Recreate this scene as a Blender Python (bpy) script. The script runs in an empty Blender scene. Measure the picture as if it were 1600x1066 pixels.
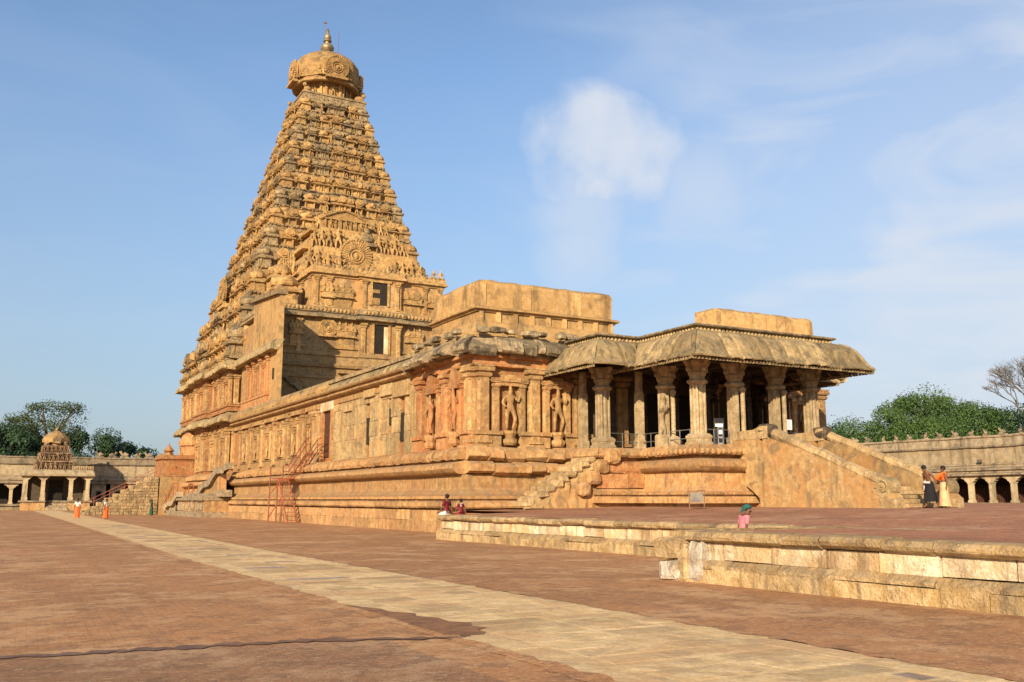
import bpy, math, random
from mathutils import Vector, Matrix
from math import sin, cos, pi, radians, atan, atan2, sqrt
random.seed(7)
RND = random.random
def U(a, b): return random.uniform(a, b)

# ------------------------------------------------------------------ camera, sky, sun
scn = bpy.context.scene
COL = scn.collection
FPX, HZ, VPL = 1500.0, 781.0, -35.0
tilt = atan((HZ - 533) / FPX)
yaw = atan((800 - VPL) / (FPX / cos(tilt)))
cd = bpy.data.cameras.new('camera'); cam = bpy.data.objects.new('camera', cd); COL.objects.link(cam)
cam.location = (0, 0, 1.62)
cam.rotation_euler = (pi / 2 + tilt, 0, -yaw)
cd.sensor_width = 36.0; cd.lens = 36.0 * FPX / 1600.0
cd.clip_start = 0.1; cd.clip_end = 4000
scn.camera = cam

SUN_AZ = Vector((-7.5, -7.0, 0)).normalized()     # horizontal direction towards the sun
SUN_EL = radians(22.5)
sd = bpy.data.lights.new('sun', 'SUN'); sun = bpy.data.objects.new('sun', sd); COL.objects.link(sun)
sd.energy = 5.0; sd.angle = radians(0.55); sd.color = (1.0, 0.82, 0.59)
tosun = Vector((SUN_AZ.x * cos(SUN_EL), SUN_AZ.y * cos(SUN_EL), sin(SUN_EL)))
sun.rotation_euler = tosun.to_track_quat('Z', 'Y').to_euler()
sun.location = (0, 0, 80)

world = bpy.data.worlds.new('World'); scn.world = world; world.use_nodes = True
CLOUD = (((0.487, 0.793, 0.366), 0.060), ((0.497, 0.777, 0.386), 0.060), ((0.527, 0.757, 0.386), 0.066), ((0.556, 0.746, 0.366), 0.072), ((0.580, 0.740, 0.341), 0.062), ((0.524, 0.778, 0.346), 0.085), ((0.553, 0.762, 0.337), 0.085), ((0.516, 0.797, 0.314), 0.066))
def build_world():
    nt = world.node_tree; nt.nodes.clear(); N = nt.nodes.new; L = nt.links.new
    out = N('ShaderNodeOutputWorld'); bg = N('ShaderNodeBackground'); bg.inputs[1].default_value = 0.12
    sky = N('ShaderNodeTexSky'); sky.sky_type = 'NISHITA'; sky.sun_disc = False
    sky.sun_elevation = SUN_EL; sky.sun_rotation = atan2(SUN_AZ.x, SUN_AZ.y)
    sky.air_density = 1.0; sky.dust_density = 0.8; sky.ozone_density = 2.6; sky.altitude = 50
    geo = N('ShaderNodeNewGeometry'); tc = N('ShaderNodeTexCoord')
    def math_(op, a, b=None, clamp=False):
        m = N('ShaderNodeMath'); m.operation = op; m.use_clamp = clamp
        for i, v in enumerate((a, b)):
            if v is None: continue
            if isinstance(v, (int, float)): m.inputs[i].default_value = v
            else: L(v, m.inputs[i])
        return m.outputs[0]
    def noise(scale, detail, mapping=None, dist=0.0):
        n = N('ShaderNodeTexNoise'); n.inputs['Scale'].default_value = scale; n.inputs['Detail'].default_value = detail
        n.inputs['Distortion'].default_value = dist
        if mapping:
            mp = N('ShaderNodeMapping'); mp.inputs['Scale'].default_value = mapping; L(tc.outputs['Generated'], mp.inputs[0]); L(mp.outputs[0], n.inputs[0])
        else: L(tc.outputs['Generated'], n.inputs[0])
        return n.outputs['Fac']
    def blob(direction, r0, r1, wob, nz):
        d = N('ShaderNodeVectorMath'); d.operation = 'DISTANCE'; L(tc.outputs['Generated'], d.inputs[0]); d.inputs[1].default_value = direction
        dist = math_('ADD', d.outputs['Value'], math_('MULTIPLY', math_('SUBTRACT', nz, 0.5), wob))
        mr = N('ShaderNodeMapRange'); mr.interpolation_type = 'SMOOTHSTEP'
        mr.inputs['From Min'].default_value = r1; mr.inputs['From Max'].default_value = r0
        L(dist, mr.inputs['Value']); return mr.outputs[0]
    nz1 = noise(11, 8, None, 0.4); nz2 = noise(26, 6)
    def parts(lst, wob):
        o = None
        for d, r0, r1 in lst:
            v = blob(d, r0, r1, wob, nz1); o = v if o is None else math_('MAXIMUM', o, v)
        return o
    fld = None
    for d, r1 in CLOUD:
        v = blob(d, 0.0, r1, 0.0, nz1); fld = v if fld is None else math_('ADD', fld, v)
    raw = math_('MULTIPLY', fld, 2.5, True)
    fld = math_('ADD', fld, math_('ADD', math_('MULTIPLY', math_('SUBTRACT', nz1, 0.5), 4.2), math_('MULTIPLY', math_('SUBTRACT', nz2, 0.5), 1.8)))
    mp_ = N('ShaderNodeMapRange'); mp_.interpolation_type = 'SMOOTHSTEP'; mp_.inputs['From Min'].default_value = 0.05; mp_.inputs['From Max'].default_value = 2.6; L(fld, mp_.inputs['Value']); puff = math_('MULTIPLY', mp_.outputs[0], raw)
    puff = math_('MULTIPLY', puff, math_('ADD', 0.50, math_('MULTIPLY', nz2, 0.55)), True)
    tail = math_('MULTIPLY', parts([((0.520, 0.802, 0.293), 0.0, 0.085), ((0.522, 0.814, 0.255), 0.0, 0.07), ((0.62, 0.72, 0.31), 0.0, 0.11)], 0.10), 0.5)
    wisp_n = noise(4.2, 9, (1.0, 1.0, 3.4), 0.9)
    mr = N('ShaderNodeMapRange'); mr.inputs['From Min'].default_value = 0.45; mr.inputs['From Max'].default_value = 0.66; L(wisp_n, mr.inputs['Value'])
    sx = N('ShaderNodeSeparateXYZ'); L(tc.outputs['Generated'], sx.inputs[0])
    side = N('ShaderNodeMapRange'); side.interpolation_type = 'SMOOTHSTEP'; side.inputs['From Min'].default_value = 0.38; side.inputs['From Max'].default_value = 0.80; L(sx.outputs[0], side.inputs['Value'])
    wisp = math_('MULTIPLY', mr.outputs[0], math_('ADD', math_('MULTIPLY', side.outputs[0], 0.42), 0.05))
    veil = math_('MULTIPLY', side.outputs[0], 0.30)
    cl = math_('MAXIMUM', math_('MAXIMUM', puff, tail), math_('ADD', wisp, veil), True)
    # light haze towards the horizon
    hz = N('ShaderNodeMapRange'); hz.inputs['From Min'].default_value = 0.42; hz.inputs['From Max'].default_value = 0.0; L(sx.outputs[2], hz.inputs['Value'])
    mixh = N('ShaderNodeMix'); mixh.data_type = 'RGBA'; L(math_('MULTIPLY', hz.outputs[0], 0.86), mixh.inputs[0]); L(sky.outputs[0], mixh.inputs[6]); mixh.inputs[7].default_value = (1.66, 2.0, 2.48, 1)
    mix = N('ShaderNodeMix'); mix.data_type = 'RGBA'; L(cl, mix.inputs[0]); L(mixh.outputs[2], mix.inputs[6]); mix.inputs[7].default_value = (4.0, 4.2, 4.6, 1)
    L(mix.outputs[2], bg.inputs[0]); L(bg.outputs[0], out.inputs[0])
build_world()
vs = scn.view_settings; vs.view_transform = 'Standard'; vs.look = 'None'; vs.exposure = 0.64; vs.gamma = 1.0; vs.use_curve_mapping = False

# ------------------------------------------------------------------ materials
MATS = {}
def mat(name, base, alt=None, dark=(0.07, 0.06, 0.05), stain=0.4, streak=0.3, red=None, redamt=0.0, scale=1.0, bump=0.5, rough=0.9,
        top=0.0, speck=0.12, fine=1.0, metallic=0.0, tone=(0.80, 1.16), crack=0.0):
    """weathered surface: two base tones, grain, dirt blotches, rain streaks, lichen on upward faces, relief"""
    if name in MATS: return MATS[name]
    m = bpy.data.materials.new(name); m.use_nodes = True; MATS[name] = m
    nt = m.node_tree; nt.nodes.clear(); N = nt.nodes.new; L = nt.links.new
    out = N('ShaderNodeOutputMaterial'); bs = N('ShaderNodeBsdfPrincipled'); L(bs.outputs[0], out.inputs[0])
    bs.inputs['Roughness'].default_value = rough; bs.inputs['Metallic'].default_value = metallic
    bs.inputs['Specular IOR Level'].default_value = 0.18 if metallic == 0 else 0.5
    geo = N('ShaderNodeNewGeometry'); oi = N('ShaderNodeObjectInfo')
    def mapped(s):
        mp = N('ShaderNodeMapping'); mp.inputs['Scale'].default_value = s; L(geo.outputs['Position'], mp.inputs[0]); return mp.outputs[0]
    def noise(s, detail=5, vec=(1, 1, 1), dist=0.0, rough=0.55):
        n = N('ShaderNodeTexNoise'); n.inputs['Scale'].default_value = s; n.inputs['Detail'].default_value = detail
        n.inputs['Distortion'].default_value = dist; n.inputs['Roughness'].default_value = rough
        L(mapped(vec), n.inputs['Vector']); return n.outputs['Fac']
    def ramp(v, a, b, lo=0.0, hi=1.0):
        r = N('ShaderNodeMapRange'); r.inputs['From Min'].default_value = a; r.inputs['From Max'].default_value = b
        r.inputs['To Min'].default_value = lo; r.inputs['To Max'].default_value = hi; r.interpolation_type = 'SMOOTHSTEP'; L(v, r.inputs['Value']); return r.outputs[0]
    def mul(a, b):
        q = N('ShaderNodeMath'); q.operation = 'MULTIPLY'
        for i, v in enumerate((a, b)):
            if isinstance(v, (int, float)): q.inputs[i].default_value = v
            else: L(v, q.inputs[i])
        return q.outputs[0]
    def mix(f, a, b, mode='MIX'):
        x = N('ShaderNodeMix'); x.data_type = 'RGBA'; x.blend_type = mode
        for i, v in ((0, f), (6, a), (7, b)):
            if isinstance(v, (int, float)): x.inputs[i].default_value = v
            elif isinstance(v, tuple): x.inputs[i].default_value = (*v, 1)
            else: L(v, x.inputs[i])
        return x.outputs[2]
    alt = alt or tuple(c * 0.72 for c in base)
    if name not in ('path_slab_stone', 'path_joint_sand'): dark = tuple(c * 0.6 for c in dark)
    if any(w in name for w in ('stone', 'plaster', 'granite', 'ledge')) and 'slab' not in name and 'cloister' not in name:
        g = 0.83; base = tuple(c * g for c in base); alt = tuple(c * g * 0.92 for c in alt); red = red and tuple(c * g for c in red)
    big = noise(0.55 * scale, 6, (1, 1, 1), 0.4)
    mid = noise(3.1 * scale, 8, (1, 1, 1), 0.2, 0.65)
    c = mix(ramp(mid, 0.41, 0.59), alt, base)
    if red: c = mix(mul(ramp(big, 0.44, 0.58), redamt), c, red)
    # each separate stone has its own tone
    if any(w in name for w in ('stone', 'plaster', 'granite')) and crack == 0: crack = 0.55
    hsv = N('ShaderNodeHueSaturation'); L(ramp(oi.outputs['Random'], 0, 1, *tone), hsv.inputs['Value']); L(c, hsv.inputs['Color']); c = hsv.outputs[0]
    fn = noise(22 * scale * fine, 4, (1, 1, 1), 0, 0.7)
    c = mix(speck * 2.6, c, mix(1.0, c, mix(ramp(fn, 0.3, 0.7), (0.45, 0.42, 0.38), (1.35, 1.33, 1.28)), 'MULTIPLY'))
    if streak > 0:
        st = noise(1.9 * scale, 7, (1.3, 1.3, 0.16), 0.1, 0.65)
        c = mix(mul(ramp(st, 0.50, 0.64), streak), c, dark)
    if stain > 0:
        sn = noise(1.25 * scale, 9, (1, 1, 1.0), 0.5, 0.68)
        c = mix(mul(ramp(sn, 0.51, 0.62), stain), c, dark)
    if crack > 0:
        cn = noise(1.5 * scale, 5, (1, 1, 1.2), 0.6, 0.6); ab = N('ShaderNodeMath'); ab.operation = 'ABSOLUTE'; sb_ = N('ShaderNodeMath'); sb_.operation = 'SUBTRACT'; L(cn, sb_.inputs[0]); sb_.inputs[1].default_value = 0.5; L(sb_.outputs[0], ab.inputs[0])
        ck = mul(ramp(ab.outputs[0], 0.011, 0.002), ramp(mid, 0.42, 0.55)); c = mix(mul(ck, crack), c, dark)
    if top > 0:
        sp = N('ShaderNodeSeparateXYZ'); L(geo.outputs['Normal'], sp.inputs[0])
        tn = mul(ramp(sp.outputs[2], 0.25, 0.8), mul(ramp(mid, 0.38, 0.58), top))
        c = mix(tn, c, tuple(d * 1.5 for d in dark))
    L(c, bs.inputs['Base Color'])
    bp = N('ShaderNodeBump'); bp.inputs['Strength'].default_value = bump; bp.inputs['Distance'].default_value = 0.10
    ad = N('ShaderNodeMath'); ad.operation = 'ADD'; L(mul(mid, 1.6), ad.inputs[0]); L(mul(fn, 0.45), ad.inputs[1])
    L(ad.outputs[0], bp.inputs['Height']); L(bp.outputs[0], bs.inputs['Normal'])
    return m
GREY = (0.10, 0.085, 0.065)
S_TOWER = mat('tower_stone', (0.64, 0.415, 0.165), (0.51, 0.30, 0.105), GREY, stain=0.5, streak=0.22, red=(0.50, 0.24, 0.09), redamt=0.2, top=0.5, bump=0.8)
S_TOWER2 = mat('tower_stone_worn', (0.46, 0.33, 0.17), (0.34, 0.24, 0.12), (0.11,0.095,0.07), stain=0.7, streak=0.3, top=0.95, bump=0.9)
S_WALL = mat('wall_stone', (0.62, 0.395, 0.165), (0.46, 0.27, 0.11), (0.16, 0.13, 0.085), stain=0.38, streak=0.30, red=(0.52, 0.25, 0.10), redamt=0.35, top=0.4, bump=0.7)
S_RUBBLE = mat('wall_block_stone', (0.66, 0.46, 0.22), (0.52, 0.37, 0.17), (0.22, 0.19, 0.12), stain=0.45, streak=0.35, red=(0.52, 0.26, 0.10), redamt=0.35, top=0.3, bump=0.9)
S_RED = mat('red_stone', (0.56, 0.32, 0.135), (0.46, 0.21, 0.085), (0.18, 0.10, 0.06), stain=0.3, streak=0.22, red=(0.55, 0.22, 0.08), redamt=0.6, top=0.2, bump=0.7)
S_PLINTH = mat('plinth_stone', (0.63, 0.39, 0.17), (0.51, 0.285, 0.11), (0.20, 0.15, 0.10), stain=0.3, streak=0.42, red=(0.56, 0.28, 0.12), redamt=0.4, top=0.35, bump=0.6)
S_EAVE = mat('eave_stone', (0.54, 0.40, 0.20), (0.42, 0.30, 0.14), (0.09, 0.08, 0.065), stain=0.4, streak=0.6, top=0.35, bump=0.6, tone=(0.66, 1.2))
S_EAVEDARK = mat('dark_eave_stone', (0.55, 0.42, 0.24), (0.38, 0.29, 0.17), (0.085, 0.072, 0.055), stain=0.7, streak=0.5, top=0.65, bump=1.0, tone=(0.62, 1.2))
S_PLASTER = mat('ochre_plaster', (0.68, 0.43, 0.18), (0.62, 0.37, 0.14), (0.10, 0.075, 0.05), stain=0.4, streak=0.42, scale=0.7, bump=0.3, top=0.7, speck=0.05)
S_PLASTER2 = mat('stained_plaster', (0.58, 0.385, 0.175), (0.48, 0.30, 0.125), (0.22, 0.175, 0.115), stain=0.6, streak=0.2, red=(0.55, 0.27, 0.09), redamt=0.5, bump=0.4, speck=0.08)
S_PILLAR = mat('pillar_granite', (0.56, 0.43, 0.25), (0.44, 0.32, 0.17), (0.17, 0.14, 0.10), stain=0.3, streak=0.3, top=0.2, bump=0.45)
S_INNERSHADE = mat('inner_shade_stone', (0.12, 0.085, 0.055), (0.08, 0.058, 0.04), (0.10, 0.08, 0.06), stain=0.3, streak=0.2, bump=0.4)  # shade of roofed interiors painted in as one dark stone colour
S_LIME = mat('limewashed_stone', (0.95, 0.80, 0.56), (0.82, 0.64, 0.38), (0.42, 0.27, 0.14), stain=0.35, streak=0.85, red=(0.70, 0.43, 0.18), redamt=0.6, top=0.3, bump=0.7)
S_LIP = mat('coping_stone', (0.66, 0.47, 0.24), (0.54, 0.36, 0.165), (0.18, 0.14, 0.10), stain=0.42, streak=0.35, top=0.35, bump=0.9)
S_BASE = mat('base_course_stone', (0.68, 0.48, 0.24), (0.56, 0.37, 0.16), (0.22, 0.17, 0.11), stain=0.35, streak=0.6, top=0.25, bump=0.8)
S_GREYST = mat('grey_granite', (0.54, 0.41, 0.25), (0.38, 0.28, 0.17), (0.08, 0.07, 0.06), stain=0.4, streak=0.2, top=0.3, bump=0.6)
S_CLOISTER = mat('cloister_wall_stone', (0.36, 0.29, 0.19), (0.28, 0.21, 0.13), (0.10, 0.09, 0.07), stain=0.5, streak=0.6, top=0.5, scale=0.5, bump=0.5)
S_CLPALE = mat('cloister_pale_band', (0.46, 0.37, 0.23), (0.38, 0.28, 0.16), (0.15, 0.13, 0.09), stain=0.35, streak=0.6, scale=0.5, bump=0.3)
S_SLAB = mat('path_slab_stone', (0.64, 0.465, 0.245), (0.55, 0.375, 0.18), (0.36, 0.25, 0.14), stain=0.6, streak=0.0, red=(0.46, 0.27, 0.13), redamt=0.55, scale=1.2, bump=0.35, speck=0.1, tone=(0.76, 1.14))
S_SLABGREY = mat('grey_slab_stone', (0.36, 0.28, 0.21), (0.30, 0.22, 0.16), (0.12, 0.1, 0.08), stain=0.3, streak=0.0, bump=0.3)
M_GOLD = mat('gilded_copper', (0.42, 0.33, 0.18), (0.30, 0.22, 0.12), (0.08, 0.06, 0.03), stain=0.5, streak=0, bump=0.1, rough=0.5, metallic=0.55)
M_REDPAINT = mat('red_painted_steel', (0.36, 0.10, 0.05), (0.28, 0.075, 0.035), (0.10, 0.04, 0.02), stain=0.3, streak=0, bump=0.1, rough=0.55)
M_STEEL = mat('grey_steel', (0.30, 0.30, 0.29), (0.22, 0.22, 0.21), stain=0.1, streak=0, bump=0.05, rough=0.4, metallic=0.6)
M_IRON = mat('rusty_iron', (0.22, 0.13, 0.075), (0.15, 0.09, 0.05), stain=0.3, streak=0, bump=0.2, rough=0.8)
M_SHADE = mat('interior_shade', (0.035, 0.028, 0.02), (0.025, 0.02, 0.015), stain=0, streak=0, bump=0.1)  # near-black colour paints the shade inside openings
M_WOODRED = mat('red_brown_wood', (0.10, 0.045, 0.026), (0.07, 0.03, 0.018), stain=0.2, streak=0, bump=0.2)
M_SKIN = mat('brown_skin', (0.16, 0.075, 0.042), (0.14, 0.065, 0.036), stain=0, streak=0, bump=0.02, rough=0.55, speck=0)
M_HAIR = mat('black_hair', (0.012, 0.01, 0.009), stain=0, streak=0, bump=0.2, rough=0.5, speck=0)
def cloth(name, c): return mat(name, c, tuple(x * 0.82 for x in c), stain=0, streak=0, scale=2.0, bump=0.15, rough=0.9, speck=0.04)
C_MAROON = cloth('maroon_cloth', (0.20, 0.022, 0.03)); C_PINK = cloth('pink_cloth', (0.62, 0.20, 0.23)); C_GREEN = cloth('green_cloth', (0.02, 0.10, 0.055))
C_TEAL = cloth('teal_cloth', (0.035, 0.13, 0.11)); C_ORANGE = cloth('orange_cloth', (0.80, 0.17, 0.03)); C_WHITE = cloth('white_cloth', (0.74, 0.70, 0.64))
C_PEACH = cloth('peach_cloth', (0.70, 0.38, 0.20)); C_BLACK = cloth('black_cloth', (0.018, 0.017, 0.02)); C_ORRED = cloth('orange_red_cloth', (0.78, 0.12, 0.03))
M_BARK = mat('bark', (0.13, 0.095, 0.065), (0.09, 0.065, 0.045), stain=0.2, streak=0.2, bump=0.8)
M_BAREBARK = mat('pale_bark', (0.20, 0.175, 0.15), (0.15, 0.13, 0.115), stain=0.1, streak=0.1, bump=0.4)
M_STAIN = mat('wet_brick', (0.17, 0.095, 0.055), (0.13, 0.07, 0.044), stain=0.2, streak=0, bump=0.15, rough=0.6)
M_PUDDLE = mat('damp_earth', (0.27, 0.135, 0.062), (0.19, 0.095, 0.048), stain=0.2, streak=0, bump=0.2, rough=0.7)
M_PAPER = mat('white_paper', (0.78, 0.79, 0.78), (0.74, 0.75, 0.75), stain=0, streak=0, bump=0.02, speck=0.0)
M_PRINT = mat('black_print', (0.03, 0.03, 0.035), stain=0, streak=0, bump=0.0, speck=0)
M_BOARD = mat('board_face', (0.20, 0.18, 0.15), (0.15, 0.13, 0.11), stain=0.35, streak=0.2, bump=0.1)

def leaf_mat(name, c1, c2):
    m = bpy.data.materials.new(name); m.use_nodes = True; nt = m.node_tree; N = nt.nodes.new; L = nt.links.new
    bs = nt.nodes['Principled BSDF']; bs.inputs['Roughness'].default_value = 0.6; bs.inputs['Specular IOR Level'].default_value = 0.2
    geo = N('ShaderNodeNewGeometry'); n = N('ShaderNodeTexNoise'); n.inputs['Scale'].default_value = 0.28; n.inputs['Detail'].default_value = 5
    L(geo.outputs['Position'], n.inputs['Vector'])
    r = N('ShaderNodeMapRange'); r.inputs['From Min'].default_value = 0.35; r.inputs['From Max'].default_value = 0.65; L(n.outputs['Fac'], r.inputs['Value'])
    x = N('ShaderNodeMix'); x.data_type = 'RGBA'; x.inputs[6].default_value = (*c1, 1); x.inputs[7].default_value = (*c2, 1); L(r.outputs[0], x.inputs[0])
    h = N('ShaderNodeHueSaturation'); rr = N('ShaderNodeMapRange'); rr.inputs['To Min'].default_value = 0.7; rr.inputs['To Max'].default_value = 1.35
    L(geo.outputs['Random Per Island'], rr.inputs['Value']); L(rr.outputs[0], h.inputs['Value']); L(x.outputs[2], h.inputs['Color']); L(h.outputs[0], bs.inputs['Base Color'])
    bs.inputs['Subsurface Weight'].default_value = 0.0
    return m
L_DARK = leaf_mat('dark_leaves', (0.022, 0.048, 0.020), (0.040, 0.072, 0.026))
L_MID = leaf_mat('green_leaves', (0.038, 0.078, 0.018), (0.075, 0.125, 0.03))
L_OLIVE = leaf_mat('olive_leaves', (0.042, 0.066, 0.026), (0.070, 0.090, 0.036))

def ground_mat(name, red, alt, dark, pale, bs_=(0.23, 0.075), rot=0.0, wear=0.35):
    m = bpy.data.materials.new(name); m.use_nodes = True; nt = m.node_tree; N = nt.nodes.new; L = nt.links.new
    bsd = nt.nodes['Principled BSDF']; bsd.inputs['Roughness'].default_value = 0.88; bsd.inputs['Specular IOR Level'].default_value = 0.2
    geo = N('ShaderNodeNewGeometry'); mp = N('ShaderNodeMapping'); mp.inputs['Rotation'].default_value = (0, 0, rot); L(geo.outputs['Position'], mp.inputs[0])
    b = N('ShaderNodeTexBrick'); L(mp.outputs[0], b.inputs['Vector']); b.inputs['Scale'].default_value = 1.0
    b.inputs['Brick Width'].default_value = bs_[0]; b.inputs['Row Height'].default_value = bs_[1]; b.inputs['Mortar Size'].default_value = 0.005
    b.inputs['Mortar Smooth'].default_value = 0.3; b.inputs['Color1'].default_value = (*red, 1); b.inputs['Color2'].default_value = (*alt, 1); b.inputs['Mortar'].default_value = (*dark, 1)
    def noise(s, d, rough=0.6, vec=None):
        n = N('ShaderNodeTexNoise'); n.inputs['Scale'].default_value = s; n.inputs['Detail'].default_value = d; n.inputs['Roughness'].default_value = rough
        if vec:
            q = N('ShaderNodeMapping'); q.inputs['Scale'].default_value = vec; q.inputs['Rotation'].default_value = (0, 0, rot); L(geo.outputs['Position'], q.inputs[0]); L(q.outputs[0], n.inputs['Vector'])
        else: L(geo.outputs['Position'], n.inputs['Vector'])
        return n.outputs['Fac']
    def ramp(v, a, c, lo=0.0, hi=1.0):
        r = N('ShaderNodeMapRange'); r.interpolation_type = 'SMOOTHSTEP'; r.inputs['From Min'].default_value = a; r.inputs['From Max'].default_value = c; r.inputs['To Min'].default_value = lo; r.inputs['To Max'].default_value = hi
        L(v, r.inputs['Value']); return r.outputs[0]
    def mix(f, a, c, mode='MIX'):
        x = N('ShaderNodeMix'); x.data_type = 'RGBA'; x.blend_type = mode
        for i, v in ((0, f), (6, a), (7, c)):
            if isinstance(v, (int, float)): x.inputs[i].default_value = v
            elif isinstance(v, tuple): x.inputs[i].default_value = (*v, 1)
            else: L(v, x.inputs[i])
        return x.outputs[2]
    c = b.outputs['Color']
    c = mix(ramp(noise(0.16, 7, 0.6), 0.42, 0.58, 0, 0.6), c, tuple(x * 0.62 for x in red))
    c = mix(ramp(noise(0.5, 9, 0.7), 0.49, 0.58, 0, wear * 1.3), c, pale)
    c = mix(ramp(noise(2.2, 9, 0.75), 0.50, 0.57, 0, 0.62), c, dark)
    c = mix(ramp(noise(7, 6, 0.7, (1, 2.2, 1)), 0.54, 0.62, 0, 0.6), c, pale)
    c = mix(0.45, c, mix(1.0, c, mix(ramp(noise(38, 4, 0.7), 0.3, 0.7), (0.55, 0.55, 0.55), (1.4, 1.38, 1.35)), 'MULTIPLY'))
    L(c, bsd.inputs['Base Color'])
    bp = N('ShaderNodeBump'); bp.inputs['Strength'].default_value = 0.55; bp.inputs['Distance'].default_value = 0.03
    a1 = N('ShaderNodeMath'); a1.operation = 'ADD'; L(noise(13, 7, 0.7), a1.inputs[0])
    a2 = N('ShaderNodeMath'); a2.operation = 'MULTIPLY'; L(b.outputs['Fac'], a2.inputs[0]); a2.inputs[1].default_value = -0.18; L(a2.outputs[0], a1.inputs[1])
    L(a1.outputs[0], bp.inputs['Height']); L(bp.outputs[0], bsd.inputs['Normal'])
    return m
G_BRICK = ground_mat('court_brick_paving', (0.445, 0.220, 0.093), (0.40, 0.190, 0.078), (0.215, 0.115, 0.060), (0.59, 0.375, 0.19), rot=0.04)
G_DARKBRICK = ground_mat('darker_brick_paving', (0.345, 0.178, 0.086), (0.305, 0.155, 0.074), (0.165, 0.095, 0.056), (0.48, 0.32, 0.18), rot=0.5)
G_TERRACE = ground_mat('terrace_brick_paving', (0.42, 0.178, 0.085), (0.37, 0.152, 0.072), (0.175, 0.088, 0.055), (0.55, 0.34, 0.19), rot=0.08, wear=0.3)

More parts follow.
